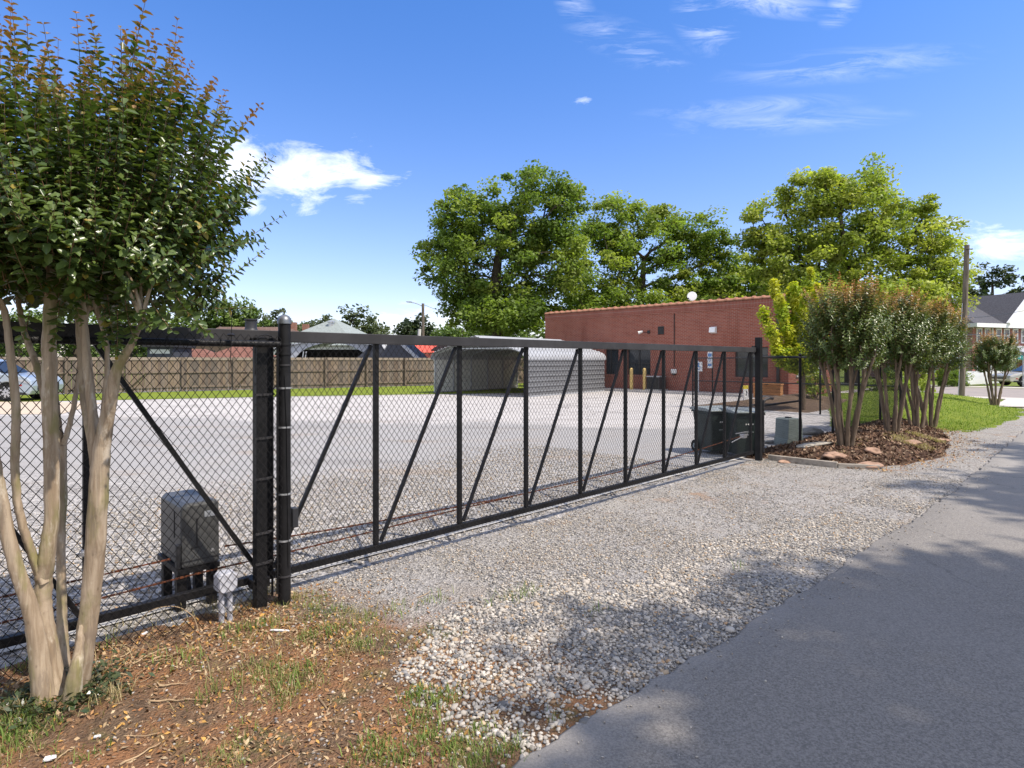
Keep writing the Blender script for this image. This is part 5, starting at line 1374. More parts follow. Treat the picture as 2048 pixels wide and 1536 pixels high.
br_ = MB(); br_.bar((0, -.06, .25), (.75, -.06, 1.05), .05, .09, (0, 1, 0)); brm = br_.mesh('brace', m_board); ca = brm.color_attributes.new('col', 'FLOAT_COLOR', 'POINT'); ca.data.foreach_set('color', np.tile(np.array([.24, .19, .15, 1], dtype=np.float32), len(brm.vertices)))
x = -13.0; k = 0
while x < 20.4:
    o = ob('post', pz_, wf, (x, 0, random.uniform(-.02, .02)))
    for z in (.22, .98): ob('rail', rl, wf, (x + 1.22, 0, z), (0, random.gauss(0, .006), 0))
    ob('cap_board', cp, wf, (x + 1.22, 0, 1.64), (0, random.gauss(0, .003), 0))
    if k % 2 == 1: ob('brace', brm, wf, (x + .06, 0, 0))
    x += 2.44; k += 1

# =================================================================== METAL CARPORT
CA = Vector((.68, 26.2, 0)); CW, CLn = 5.85, 6.8
crot = math.atan2(.785, .62)
cpt = thing('metal_carport', 'gray corrugated metal carport with open front on the far lot', 'carport', CA, crot)   # local x along walls, +y towards the left wall
def carport_profile(off=0.0, n=6):
    """closed gable profile with rounded eaves: list of (y,z) from right eave foot to left eave foot"""
    he, pk_, rr = 1.78, 2.78, .38
    a = [(0 - off, .05), (0 - off, he - .1)]
    for i in range(n + 1):
        t = i / n; ang = math.pi - t * (math.pi / 2 - .33); a.append((rr - off * .7 + math.cos(ang) * (rr), he - .1 + math.sin(ang) * (rr + off)))
    a.append((CW / 2, pk_ + off))
    return a + [(CW - y, z) for y, z in reversed(a[:-1])]
def ribbed(prof, x0, x1, pitch, amp, name, m, parent, th=.02):
    """sheet along x whose profile carries horizontal ribs"""
    pts = []
    for i in range(len(prof) - 1):
        a = Vector((0, *prof[i])); b = Vector((0, *prof[i + 1])); L = max((b - a).length, 1e-5); t = (b - a) / L; nn = Vector((0, t.z, -t.y))
        k = max(1, int(round(L / pitch)))
        for j in range(k):
            for fr, h in ((0, 0), (.62, 0), (.72, 1), (.90, 1)):
                if L < pitch and fr > 0: continue
                pts.append(a + t * (L * (j + fr) / k) + nn * (-amp * h))
    pts.append(Vector((0, *prof[-1])))
    v = [(x0, p.y, p.z) for p in pts] + [(x1, p.y, p.z) for p in pts]; n = len(pts)
    m_ = MB(); m_.add(v, [(i, i + 1, n + i + 1, n + i) for i in range(n - 1)]); o = m_.build(name, m, parent)
    sd_ = o.modifiers.new('thickness', 'SOLIDIFY'); sd_.thickness = .012
    return o
pf = carport_profile()
h = len(pf) // 2; foot = 2
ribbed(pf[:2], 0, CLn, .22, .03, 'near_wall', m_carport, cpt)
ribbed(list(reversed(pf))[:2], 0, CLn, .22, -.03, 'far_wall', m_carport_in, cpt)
ribbed(pf[1:h + 1], -.25, CLn + .2, .23, .03, 'roof_panel', m_carport_roof, cpt)
ribbed(pf[h:-1], -.25, CLn + .2, .23, .03, 'roof_panel', m_carport_roof, cpt)
for x in np.linspace(.04, CLn - .04, 6):
    p2 = carport_profile(-.05); m_ = MB()
    for i in range(len(p2) - 1): m_.bar((x, *p2[i]), (x, *p2[i + 1]), .055, .055, (1, 0, 0))
    fr = m_.build('frame_bow', m_alum, cpt)
    m_ = MB(); m_.bar((x, 1.0, 2.2), (x, CW - 1.0, 2.2), .04, .04)
    for yy in (1.6, CW / 2, CW - 1.6): m_.bar((x, yy, 2.2), (x, yy, 2.78 - abs(yy - CW / 2) * .32), .035, .035)
    m_.build('truss', m_alum, fr)
for y in (.03, CW - .03):
    m_ = MB(); m_.box(-.02, CLn, y - .04, y + .04, .0, .07); m_.build('base_rail', m_alum, cpt)
m_ = MB(); m_.bar((CLn - 1.3, CW - .06, 1.1), (CLn, CW - .06, 1.75), .04, .04); m_.build('knee_brace', m_alum, cpt)

# =================================================================== BRICK BUILDING
B0 = Wsp(27.05, -20.4); BROT = math.atan2(N2[1], N2[0]); BL = 14.43; BH = 4.42
bb = thing('brick_building', 'single storey red brick building with terracotta parapet tiles', 'building', B0, BROT)
def bx(px):
    k = (px - 1024) / F; return (k * B0.y - B0.x) / (N2[0] - k * N2[1])
def bdep(px): return B0.y + bx(px) * N2[1]
def bz(px, py): return CH - (py - 720) / F * bdep(px)
def wall_mb(L, H, ops, th=.25, axis='x', z0=0.0):
    xs = sorted({0, L, *[o[0] for o in ops], *[o[1] for o in ops]}); zs = sorted({z0, H, *[o[2] for o in ops], *[o[3] for o in ops]})
    m_ = MB()
    for i in range(len(xs) - 1):
        run = None
        for j in range(len(zs) - 1):
            cx, cz = (xs[i] + xs[i + 1]) / 2, (zs[j] + zs[j + 1]) / 2
            if any(o[0] < cx < o[1] and o[2] < cz < o[3] for o in ops): continue
            if axis == 'x': m_.box(xs[i], xs[i + 1], 0, th, zs[j], zs[j + 1])
            else: m_.box(BL - th, BL, xs[i] , xs[i + 1], zs[j], zs[j + 1])
    return m_
wz0, wz1 = .86, 2.24
WINS = [(bx(1211), bx(1237), wz0, wz1), (bx(1255), bx(1301), wz0, wz1), (bx(1470), bx(1536), wz0, wz1)]
wall_mb(BL, BH, WINS).build('long_wall', m_brick_x, bb)
EW = [(.9, 2.6, .95, 2.2), (3.0, 4.7, .95, 2.2)]
m_ = MB(); 
for (a, b, c, d) in ((.252, .9, 0, BH), (2.6, 3.0, 0, BH), (4.7, 6.0, 0, BH), (.9, 2.6, 0, .95), (.9, 2.6, 2.2, BH), (3.0, 4.7, 0, .95), (3.0, 4.7, 2.2, BH)): m_.box(BL - .25, BL - .002, a, b, c, d)
m_.build('end_wall', m_brick_y, bb)
MB().box(.02, BL - .26, 5.75, 6.0, 0, BH).build('back_wall', m_brick_x, bb)
MB().box(.0, .25, .26, 5.74, 0, BH).build('end_wall', m_brick_y, bb)
MB().box(.2, BL - .2, .2, 5.8, 4.0, 4.1).build('flat_roof', m_concrete, bb)
MB().box(-.012, BL + .012, -.014, -.002, 4.10, 4.40).build('soldier_band', m_brick_sold, bb)
MB().box(-.012, BL + .012, -.022, -.0, 4.03, 4.095).build('ledge_course', m_brick_x, bb)
# terracotta coping tiles
tl = MB(); tl.prism([(-.06, 0), (-.06, .05), (.02, .115), (.12, .135), (.22, .115), (.31, .05), (.31, 0)], 0, .40, 'x')
tlm = tl.mesh('coping_tile', m_tile)
cap = MB(); cap.prism([(-.08, .03), (-.05, .10), (.02, .155), (.12, .175), (.22, .155), (.30, .10), (.33, .03)], 0, .10, 'x'); cpm = cap.mesh('tile_ridge', m_tile)
k = 0; x = 0.0
while x < BL - .1:
    o = ob('coping_tile', tlm, bb, (x, 0, BH + .002 + random.uniform(0, .012)), (0, random.gauss(0, .006), 0)); o2 = ob('tile_ridge', cpm, o, (.355, 0, 0)); x += .43
def window(x0, x1, z0, z1, nm, parent, inset=.12, facing='x', glassm=None, mull=True, frame=None):
    f_ = MB(); t = .05
    def P(a, b, c, d, y0, y1):
        if facing == 'x': f_.box(a, b, y0, y1, c, d)
        else: f_.box(BL - y1, BL - y0, a, b, c, d)
    P(x0 + .002, x0 + t, z0 + .002, z1 - .002, inset - .04, inset + .03); P(x1 - t, x1 - .002, z0 + .002, z1 - .002, inset - .04, inset + .03); P(x0 + t, x1 - t, z0 + .002, z0 + t, inset - .04, inset + .03); P(x0 + t, x1 - t, z1 - t, z1 - .002, inset - .04, inset + .03)
    if mull:
        for q in mull: P(x0 + (x1 - x0) * q - .03, x0 + (x1 - x0) * q + .03, z0 + t, z1 - t, inset - .035, inset + .02)
        P(x0 + t, x1 - t, z0 + (z1 - z0) * .45 - .015, z0 + (z1 - z0) * .45 + .015, inset - .03, inset + .015)
    fr = f_.build('window', frame or m_steel_dark, parent)
    g_ = MB()
    if facing == 'x': g_.box(x0 + .03, x1 - .03, inset + .004, inset + .012, z0 + .03, z1 - .03)
    else: g_.box(BL - inset - .012, BL - inset - .004, x0 + .03, x1 - .03, z0 + .03, z1 - .03)
    g_.build('pane', glassm or m_glass, fr)
    s_ = MB()
    if facing == 'x': s_.box(x0 - .05, x1 + .05, -.05, .10, z0 - .08, z0 - .003)
    else: s_.box(BL - .10, BL + .05, x0 - .05, x1 + .05, z0 - .08, z0 - .003)
    s_.build('sill', m_brick_sold if facing == 'x' else m_concrete, fr)
    return fr
window(*WINS[0], 'window', bb, mull=(.35,)); window(*WINS[1], 'window', bb, mull=(.48,)); window(*WINS[2], 'window', bb, mull=(.45, .72))
# drawn blinds
MB().box(WINS[2][0] + .06, WINS[2][0] + (WINS[2][1] - WINS[2][0]) * .43, .135, .15, wz0 + .2, wz1 - .05).build('blind', simple('drawn_blind', (.16, .165, .16), .8), bb)
for e in EW: window(*e, 'window', bb, facing='y', glassm=m_curtain, mull=(.5,))
MB().box(.03, BL - .3, .6, .65, .1, 3.9).build('interior_shade_sheet', m_shadow_in, bb)  # dark sheet standing in for the shade behind the windows
# louvre vent
x0, x1 = bx(1316), bx(1328); z1, z0 = bz(1322, 653), bz(1322, 669)
vt = MB().box(x0, x1, -.02, -.003, z0, z1).build('louvre_vent', m_steel_dark, bb)
for i in range(6):
    z = z0 + (z1 - z0) * (i + .3) / 6; m_ = MB(); m_.bar((x0 + .02, -.03, z), (x1 - .02, -.03, z), .03, .012, (0, 1, 1)); m_.build('louvre', m_steel_dark, vt)
xl = bx(1298); zl = bz(1298, 664)
m_ = MB(); m_.box(xl - .07, xl + .07, -.06, -.002, zl - .08, zl + .08); m_.tube([(xl, -.05, zl), (xl - .12, -.22, zl - .02), (xl - .22, -.3, zl)], .02, 6); lamp = m_.build('wall_lamp', m_steel_dark, bb)
m_ = MB(); m_.tube([(xl - .2, -.28, zl + .03), (xl - .38, -.42, zl - .05)], [.05, .09], 12); m_.build('lamp_head', m_white_dirty, lamp)
xl = bx(1428); zl = bz(1428, 660)
m_ = MB(); m_.prism([(-.002, zl - .16), (-.24, zl - .12), (-.20, zl + .12), (-.002, zl + .16)], xl - .15, xl + .15, 'x'); m_.build('wall_light_box', m_white, bb, bevel=.01)
xl = bx(1349); m_ = MB(); m_.tube([(xl, -.03, 4.0), (xl, -.03, 1.3)], .022, 8); m_.build('conduit_pipe', m_steel_dark, bb)
zl = bz(1350, 743); m_ = MB(); m_.box(xl - .13, xl + .15, -.14, -.002, zl - .1, zl + .12); mt = m_.build('meter_box', m_white_dirty, bb, bevel=.02)
m_ = MB(); m_.lathe([(.09, -.16), (.09, -.10), (.04, -.09)], (xl, -.08, zl - .02), 10); m_.build('meter_base', m_steel_dark, mt)
xl = bx(1557); m_ = MB(); m_.box(xl - .06, xl + .06, -.10, -.03, .1, 4.0); m_.build('downspout', m_steel_dark, bb)
m_ = MB(); m_.box(.0, BL, -1.15, -.02, .0, .11); tag(m_.build('building_sidewalk', m_curb, None, B0, (0, 0, BROT)), kind='structure')
# roof dish
xd = bx(1376); dd = thing('satellite_dish', 'round white satellite dish on the brick parapet', 'satellite dish', B0 + Matrix.Rotation(BROT, 4, 'Z') @ Vector((xd, .55, 4.1)), BROT)
m_ = MB(); m_.lathe([(.002, .0), (.10, .012), (.18, .035), (.235, .06), (.24, .065)], n=20)
rot_ = (R(80), 0, R(28))
d_ = m_.build('reflector', m_white, dd, (0, -.15, .74), rot_); sd2 = d_.modifiers.new('t', 'SOLIDIFY'); sd2.thickness = .01
m_ = MB(); m_.tube([(0, 0, 0), (0, 0, .6), (0, -.1, .72)], .025, 8); m_.build('mast', m_alum, dd)
m_ = MB(); m_.tube([(0, -.12, .55), (-.05, -.42, .62)], .01, 6); m_.box(-.075, -.02, -.47, -.41, .59, .66); m_.build('receiver_arm', m_steel_dark, dd)
def bworld(px, off, z=0.0): return B0 + Matrix.Rotation(BROT, 4, 'Z') @ Vector((bx(px), -off, z))
for px, lab in ((1279, 'left yellow bollard in front of the brick building windows'), (1305, 'right yellow bollard next to the dark air conditioner')):
    b_ = thing('bollard', lab, 'bollard', bworld(px, .75, .11), 0, 'yellow bollards by the brick wall')
    MB().lathe([(.09, -.12), (.09, 1.06)], n=14).build('post', m_yellow, b_)
    MB().lathe([(.09, 1.0601), (.075, 1.10), (.04, 1.125), (.001, 1.13)], n=14).build('cap', m_yellow, b_)
ac = thing('air_conditioner', 'dark boxy air conditioner unit on the ground against the brick wall', 'air conditioner', bworld(1324, .55, .11), BROT)
MB().box(-.36, .36, -.33, .33, .06, .68).build('casing', m_steel_dark, ac, bevel=.02)
MB().box(-.38, .38, -.35, .35, .68, .73).build('top_cover', m_alum, ac, bevel=.01)
MB().box(-.42, .42, -.4, .4, .0, .06).build('pad', m_concrete, ac)
m_ = MB()
for i in range(9): m_.box(-.33, .33, -.343, -.332, .12 + i * .058, .135 + i * .058)
m_.build('grille', m_black, ac)
hp = thing('parking_sign', 'white accessible parking sign with wheelchair symbol on a steel post', 'sign', bworld(1409, .6, .11), BROT + R(12))
MB().box(-.03, .03, -.015, .015, -.1, 1.5).build('post', m_alum, hp)
MB().box(-.19, .19, -.03, -.018, 1.0, 1.45).build('plate', m_white, hp, bevel=.003)
m_ = MB(); m_.lathe([(.032, -.002), (.032, .002)], (0, 0, 0), 12); 
m_ = MB(); q = []
m_.prism([(.02 + .035 * math.cos(a), 1.37 + .035 * math.sin(a)) for a in np.linspace(0, 6.0, 10)], -.036, -.031, 'y')
m_.prism([(-.02, 1.335), (.025, 1.335), (.03, 1.24), (.10, 1.23), (.11, 1.12), (.08, 1.115), (.07, 1.195), (-.02, 1.20)], -.0362, -.0312, 'y')
ring = [(-.02 + .10 * math.cos(a), 1.155 + .10 * math.sin(a)) for a in np.linspace(1.9, 5.9, 14)] + [(-.02 + .07 * math.cos(a), 1.155 + .07 * math.sin(a)) for a in np.linspace(5.9, 1.9, 14)]
m_.prism(ring, -.0364, -.0314, 'y'); m_.build('wheelchair_symbol', m_signblue, hp)
c_ = GP(1425, 801); sp2 = thing('sign_post', 'dark thin post carrying a narrow blue and white notice by the brick wall', 'sign', c_, R(-35))
MB().tube([(0, 0, -.05), (0, 0, 2.05)], .03, 8).build('post', m_black, sp2)
MB().box(-.19, .0, -.045, -.034, 1.32, 1.98).build('plate', m_white, sp2, bevel=.003)
m_ = MB(); m_.box(-.17, -.02, -.049, -.046, 1.78, 1.92); m_.box(-.17, -.02, -.049, -.046, 1.40, 1.50)
m_.box(-.15, -.05, -.049, -.046, 1.60, 1.63); m_.box(-.15, -.05, -.049, -.046, 1.67, 1.70); m_.build('printed_panel', m_signblue, sp2)
c_ = GP(1491, 801, .1); mk = thing('marker_post', 'short white utility marker with yellow top near the latch post', 'marker', c_, R(10))
MB().box(-.10, .10, -.03, .03, -.1, .44).build('body', m_white, mk, bevel=.01)
MB().box(-.102, .102, -.032, .032, .44, .57).build('top', simple('marker_yellow', (.75, .6, .05), .5), mk, bevel=.01)
m_ = MB(); m_.prism([(0, .20), (.03, .29), (.0, .38), (.04, .38), (.06, .29), (.03, .2)], -.036, -.031, 'y'); m_.build('symbol', m_black, mk)
ch_c = Wsp(26.3, -6.55, .02)
ch = thing('storage_chest', 'orange stained wooden chest against the brick pier', 'chest', ch_c, BROT + R(12))
MB().box(-.55, .55, -.35, .35, .10, .52).build('body', m_chest, ch, bevel=.01)
MB().box(-.58, .58, -.38, .38, .525, .62).build('lid', m_chest, ch, bevel=.012)
for x_ in (-.5, .5):
    for y_ in (-.3, .3): MB().box(x_ - .05, x_ + .05, y_ - .05, y_ + .05, -.05, .10).build('leg', m_chest, ch)
m_ = MB()
for z in (.24, .38): m_.box(-.552, .552, -.354, -.3505, z - .006, z + .006)
m_.build('board_gap', m_shadow_in, ch)
MB().box(-.09, .09, -.392, -.381, .56, .59).build('handle', m_steel_dark, ch)

# =================================================================== BUILDINGS BEYOND THE FENCE
def hip(m_, w, d, z0, z1, ridge=0.0, ov=.3):
    v = [(-w - ov, -d - ov, z0), (w + ov, -d - ov, z0), (w + ov, d + ov, z0), (-w - ov, d + ov, z0), (-ridge, 0, z1), (ridge + .001, 0, z1)]
    return m_.add(v, [(0, 1, 5, 4), (1, 2, 5), (2, 3, 4, 5), (3, 0, 4), (3, 2, 1, 0)])
def hip_house(name, lab, px, Z, w, d, zw, zr, ridge, mr, mw, rz=0.0, cat='house'):
    g_ = AT(px, 720, Z); t = thing(name, lab, cat, (g_.x, g_.y, 0), rz)
    MB().box(-w, w, -d, d, 0, zw).build('wall', mw, t)
    m_ = MB(); hip(m_, w, d, zw, zr, ridge); r_ = m_.build('roof', mr, t)
    f_ = MB(); f_.box(-w * .5 - .4, -w * .5 + .4, -d - .03, -d + .03, zw - 1.7, zw - .6); f_.build('window', m_glass, t)
    return t, r_
t, r_ = hip_house('house', 'house with a pale gray green pyramid roof and metal roof vent', 668, 60, 4.4, 4.4, 3.0, 5.84, 0, m_shingle_green, m_white_dirty, R(-12))
m_ = MB(); m_.lathe([(.28, -.5), (.28, .12), (.36, .14), (.36, .26), (.1, .34)], (.35, -1.2, 5.2), 12); m_.build('roof_vent', m_galv, r_)
t, r_ = hip_house('house', 'long low house with brown roof, brick chimneys and a big black roof vent', 512, 64, 5.8, 4.2, 3.2, 5.2, 3.8, m_shingle_brown, m_pink, R(4))
for x_ in (4.0, 5.3):
    MB().box(x_ - .3, x_ + .3, -.5, .1, 3.4, 5.7 if x_ < 5 else 5.5).build('chimney', m_brick_chim, r_)
m_ = MB(); m_.lathe([(.95, 4.3), (.62, 4.9), (.58, 5.0), (.58, 5.75), (.66, 5.8), (.66, 5.95), (.3, 5.97)], (.05, -1.6, 0), 16); m_.build('roof_vent', m_plastic_dark, r_)
hip_house('small_house', 'low red brown hip roofed building above the fence, nearer the trunks of the two', 397, 46, 1.9, 1.9, 1.6, 2.5, .5, m_shingle_red, m_pink, 0)
t, r_ = hip_house('small_house', 'low building with a red brown hip roof just left of the square guide post', 486, 45, 2.1, 2.0, 1.7, 2.75, .5, m_shingle_red, m_pink, 0)
# gray shed with dark arched opening
g_ = AT(664, 720, 45); t = thing('arched_shed', 'gray metal shed with a wide black arched opening behind the fence', 'shed', (g_.x, g_.y, 0), R(3))
Wd = 4.1
top = [(-Wd, 0), (-Wd, 2.5), (0, 3.35), (Wd, 2.5), (Wd, 0)]
arch = [(3.0 * math.cos(a), .6 + 2.35 * math.sin(a) ** .8 if math.sin(a) > 0 else .6) for a in np.linspace(0, math.pi, 15)]
poly = [(Wd, 0), (Wd, 2.5), (0, 3.35), (-Wd, 2.5), (-Wd, 0), (-3.0, 0)] + [(x_, z_) for x_, z_ in reversed(arch)] + [(3.0, 0)]
MB().prism(poly, -.1, .0, 'y').build('front_wall', m_gray_roof, t)
m_ = MB(); m_.prism([(-Wd - .2, 2.46), (0, 3.38), (Wd + .2, 2.46), (Wd + .2, 2.55), (0, 3.47), (-Wd - .2, 2.55)], -.3, 7, 'y'); m_.build('roof', m_gray_roof, t)
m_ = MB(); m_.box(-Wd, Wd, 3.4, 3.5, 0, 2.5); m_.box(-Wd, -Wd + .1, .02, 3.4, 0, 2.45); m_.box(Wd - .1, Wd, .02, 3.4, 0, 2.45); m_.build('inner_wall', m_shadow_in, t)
for x_ in (-2.4, -2.2, 2.3):
    m_ = MB(); m_.bar((x_, -.2, 0), (x_ + .35, -.2, 2.3), .06, .06); m_.build('strut', m_alum, t)
# dark gabled workshop with a white diamond
g_ = AT(772, 720, 43); t = thing('dark_workshop', 'dark blue gray gabled workshop with a white diamond plate', 'workshop', (g_.x, g_.y, 0), R(-4))
MB().prism([(-2.6, 0), (-2.6, 1.4), (-.4, 3.35), (.55, 3.35), (2.3, 1.75), (2.3, 0)], 0, 4, 'y').build('wall', m_dkwall, t)
m_ = MB(); m_.bar((.5, -.1, 3.42), (2.5, -.1, 1.62), .25, .10, (0, 1, 0)); m_.build('verge_trim', m_gray_roof, t)
m_ = MB(); m_.prism([(-.1, 2.4), (.1, 2.7), (-.1, 3.0), (-.3, 2.7)], -.03, -.001, 'y'); m_.build('diamond_plate', m_white, t)
# red roofed building
g_ = AT(840, 720, 52); t = thing('red_roofed_building', 'low building with a bright red metal roof behind the fence', 'building', (g_.x, g_.y, 0), R(2))
MB().box(-2.6, 2.9, 0, 4, 0, 2.0).build('wall', m_pink, t)
m_ = MB(); m_.add([(-2.9, -.3, 2.3), (3.2, -.3, 2.3), (2.6, 2, 3.5), (-2.6, 2, 3.5), (-2.6, 2.1, 3.4), (2.6, 2.1, 3.4)], [(0, 1, 2, 3), (3, 2, 5, 4)]); r_ = m_.build('roof', m_red_roof, t)
for i in range(14):
    x_ = -2.8 + i * .44; m_ = MB(); m_.bar((x_, -.3, 2.32), (x_ * .9, 2, 3.52), .03, .03); m_.build('standing_seam', m_red_roof, r_)
MB().box(-2.9, 3.2, -.5, -.32, 1.75, 2.22).build('fascia_panel', simple('dull_red_panel', (.36, .10, .08), .6), t)
hip_house('small_house', 'dark brown roofed hut between the red roof and the gray carport', 905, 48, 1.4, 1.4, 2.4, 3.3, .5, m_shingle_brown, m_pink, R(5), 'hut')
g_ = AT(320, 720, 42); t = thing('dark_hut', 'dark flat roofed hut with a window strip seen above the fence at left', 'hut', (g_.x, g_.y, 0), 0)
MB().box(-.9, .9, 0, 2.5, 0, 2.55).build('wall', m_dkwall, t); MB().box(-1.1, 1.1, -.25, 2.7, 2.55, 2.72).build('roof', m_plastic_dark, t)
MB().box(-.7, .7, -.03, -.001, 2.1, 2.4).build('window', m_curtain, t)
# street lamp
g_ = AT(846, 720, 58); k = 58 / F
lamp = thing('street_lamp', 'thin wooden street lamp pole with arm reaching left', 'street lamp', (g_.x, g_.y, 0), 0)
zt_ = CH + 113 * k
MB().tube([(0, 0, -.1), (0, 0, zt_)], [.17, .13], 8).build('pole', m_pole, lamp)
MB().tube(catmull([(0, 0, zt_ - .3), (-.5, 0, zt_ - .05), (-1.0, 0, zt_ + .1)], 4), .04, 6).build('arm', m_alum, lamp)
m_ = MB(); m_.prism([(-1.0, zt_ + .05), (-1.6, zt_ + .12), (-1.65, zt_ + .2), (-1.1, zt_ + .2)], -.14, .14, 'y'); m_.build('lamp_head', m_alum, lamp)
MB().tube([(-.35, -.2, zt_ - 3.4), (-.30, -.2, zt_ - 2.5)], .16, 10).build('transformer', m_white_dirty, lamp)
def wire(name, lab, pts, r=.012):
    m_ = MB(); m_.tube(catmull(pts, 8), r, 5); return tag(m_.build(name, m_wire), lab, 'cable')
A_ = Vector((g_.x, g_.y, zt_ - .1)); B_ = AT(1010, 660, 60); wire('overhead_cable', 'thin cable slanting from the street lamp pole into the dark tree', [A_, A_.lerp(B_, .5) + Vector((0, 0, -.25)), B_], .018)

# =================================================================== RIGHT BACKGROUND: pole, house, fence, hedge, sign
pb_ = GP(1922, 797, .05); Zp = pb_.y
up_ = thing('utility_pole', 'tall weathered wooden utility pole on the lawn right of the crape myrtles', 'utility pole', pb_)
tp = AT(1934, 490, Zp) - pb_
MB().tube([(0, 0, -.3), tp * .5 + Vector((.01, 0, 0)), tp], [.12, .105, .09], 12).build('pole', m_pole, up_)
m_ = MB(); m_.tube([tp * .97 + Vector((-.1, -.1, 0)), tp * .97 + Vector((.14, -.14, 0))], .02, 6); m_.build('bolt', m_steel_dark, up_)
m_ = MB(); m_.tube([Vector((-.15, -.05, .1)), tp * .5 + Vector((-.14, -.04, 0)), tp * .62 + Vector((-.13, -.04, 0))], .012, 5); m_.build('ground_wire', m_alum, up_)
P1 = AT(1932, 636, Zp); P2 = AT(1931, 669, Zp)
wire('overhead_cable', 'upper cable crossing the white gable from the utility pole', [P1, AT(1990, 631, 33), AT(2080, 616, 41)], .014)
wire('overhead_cable', 'lower cable crossing the house windows from the utility pole', [P2, AT(1990, 669, 33), AT(2090, 660, 41)], .014)
# house
hb = AT(1945, 720, 48); hb.z = 0
hs_ = thing('gabled_house', 'two storey red brick house with gray roof and white front gable', 'house', hb, R(20))
MB().box(0, 15, 0, 10, 0, 4.55).build('wall', m_brick_house, hs_)
m_ = MB(); m_.add([(-.4, -.4, 4.62), (15.4, -.4, 4.62), (15.4, 10.4, 4.62), (-.4, 10.4, 4.62), (2.2, 5, 7.35), (13, 5, 7.35)], [(0, 1, 5, 4), (1, 2, 5), (2, 3, 4, 5), (3, 0, 4), (3, 2, 1, 0)]); rf_ = m_.build('roof', m_shingle_gray, hs_)
m_ = MB(); m_.add([(3.3, -.75, 4.66), (9.3, -.75, 4.66), (6.3, -.75, 7.36), (6.3, 5, 7.36), (3.3, 5, 4.66), (9.3, 5, 4.66)], [(0, 2, 3, 4), (2, 1, 5, 3)]); m_.build('gable_roof', m_shingle_gray, rf_)
MB().prism([(3.5, 4.62), (9.1, 4.62), (6.3, 7.14)], -.62, -.5, 'y').build('gable_panel', m_white, hs_)
for a, b in (((3.2, 4.62), (6.3, 7.36)), ((9.4, 4.62), (6.3, 7.36))):
    m_ = MB(); m_.bar((a[0], -.72, a[1]), (b[0], -.72, b[1]), .22, .22, (0, 1, 0)); m_.build('barge_board', m_white, hs_)
m_ = MB(); m_.box(-.5, 15.5, -.66, -.2, 4.28, 4.60); m_.box(-.5, -.2, -.2, 10.5, 4.28, 4.60); m_.build('eave_cornice', m_white, hs_)
def hwin(x0, z0, w, h, face='x'):
    f_ = MB(); g2 = MB()
    if face == 'x':
        f_.box(x0 - .08, x0, -.06, .02, z0, z0 + h); f_.box(x0 + w, x0 + w + .08, -.06, .02, z0, z0 + h); f_.box(x0 - .1, x0 + w + .1, -.07, .02, z0 - .1, z0); f_.box(x0 - .1, x0 + w + .1, -.07, .02, z0 + h, z0 + h + .1); f_.box(x0, x0 + w, -.05, .02, z0 + h * .48, z0 + h * .54); g2.box(x0, x0 + w, -.02, -.005, z0, z0 + h)
    else:
        f_.box(-.06, .02, x0 - .08, x0, z0, z0 + h); f_.box(-.06, .02, x0 + w, x0 + w + .08, z0, z0 + h); f_.box(-.07, .02, x0 - .1, x0 + w + .1, z0 - .1, z0); f_.box(-.07, .02, x0 - .1, x0 + w + .1, z0 + h, z0 + h + .1); f_.box(-.05, .02, x0, x0 + w, z0 + h * .48, z0 + h * .54); g2.box(-.02, -.005, x0, x0 + w, z0, z0 + h)
    a = f_.build('window', m_white, hs_); g2.build('pane', m_glass, a)
for x_ in (.5, 1.5, 2.9, 3.9, 5.0, 6.1, 7.4): hwin(x_, 3.15, .5, 1.0)
for x_ in (.5, 1.6): hwin(x_, .55, .55, 1.25)
for y_ in (1.0, 3.0, 5.2): hwin(y_, 3.15, .6, 1.0, 'y'); hwin(y_, .55, .6, 1.25, 'y')
m_ = MB(); m_.add([(3.2, -2.2, 2.15), (9.5, -2.2, 2.15), (9.5, 0, 2.85), (3.2, 0, 2.85), (3.2, -2.2, 2.0), (9.5, -2.2, 2.0), (9.5, 0, 2.0), (3.2, 0, 2.0)], [(0, 1, 2, 3), (4, 7, 6, 5), (0, 4, 5, 1), (3, 7, 4, 0), (1, 5, 6, 2)]); m_.build('porch_roof', m_gray_roof, hs_)
for x_ in (3.4, 6.2, 9.2): MB().box(x_ - .15, x_ + .15, -2.1, -1.8, 0, 1.98).build('porch_post', m_white, hs_)
MB().box(4.4, 5.4, -.05, -.002, .1, 1.95).build('door', m_curtain, hs_)
for x_ in (2.3,): MB().box(x_ - .05, x_ + .05, -.12, -.02, 0, 4.25).build('downspout', m_white, hs_)
# white picket fence
pa = GP(1936, 771); pb2 = GP(2008, 767)
d_ = pb2 - pa; rz_ = math.atan2(d_.y, d_.x); Lf = d_.length
pf_ = thing('picket_fence', 'short white picket fence left of the parked sedan', 'fence', pa, rz_)
pkm = MB().prism([(-.045, .05), (.045, .05), (.045, .85), (0, .93), (-.045, .85)], -.012, .012, 'y').mesh('picket', m_white)
x_ = 0
while x_ < Lf: ob('picket', pkm, pf_, (x_, 0, 0)); x_ += .125
for z in (.25, .68): MB().box(-.05, Lf + .05, .014, .05, z - .04, z + .04).build('rail', m_white, pf_)
for x_ in (0, Lf * .5, Lf): MB().box(x_ - .06, x_ + .06, .052, .16, -.05, 1.0).build('post', m_white, pf_)
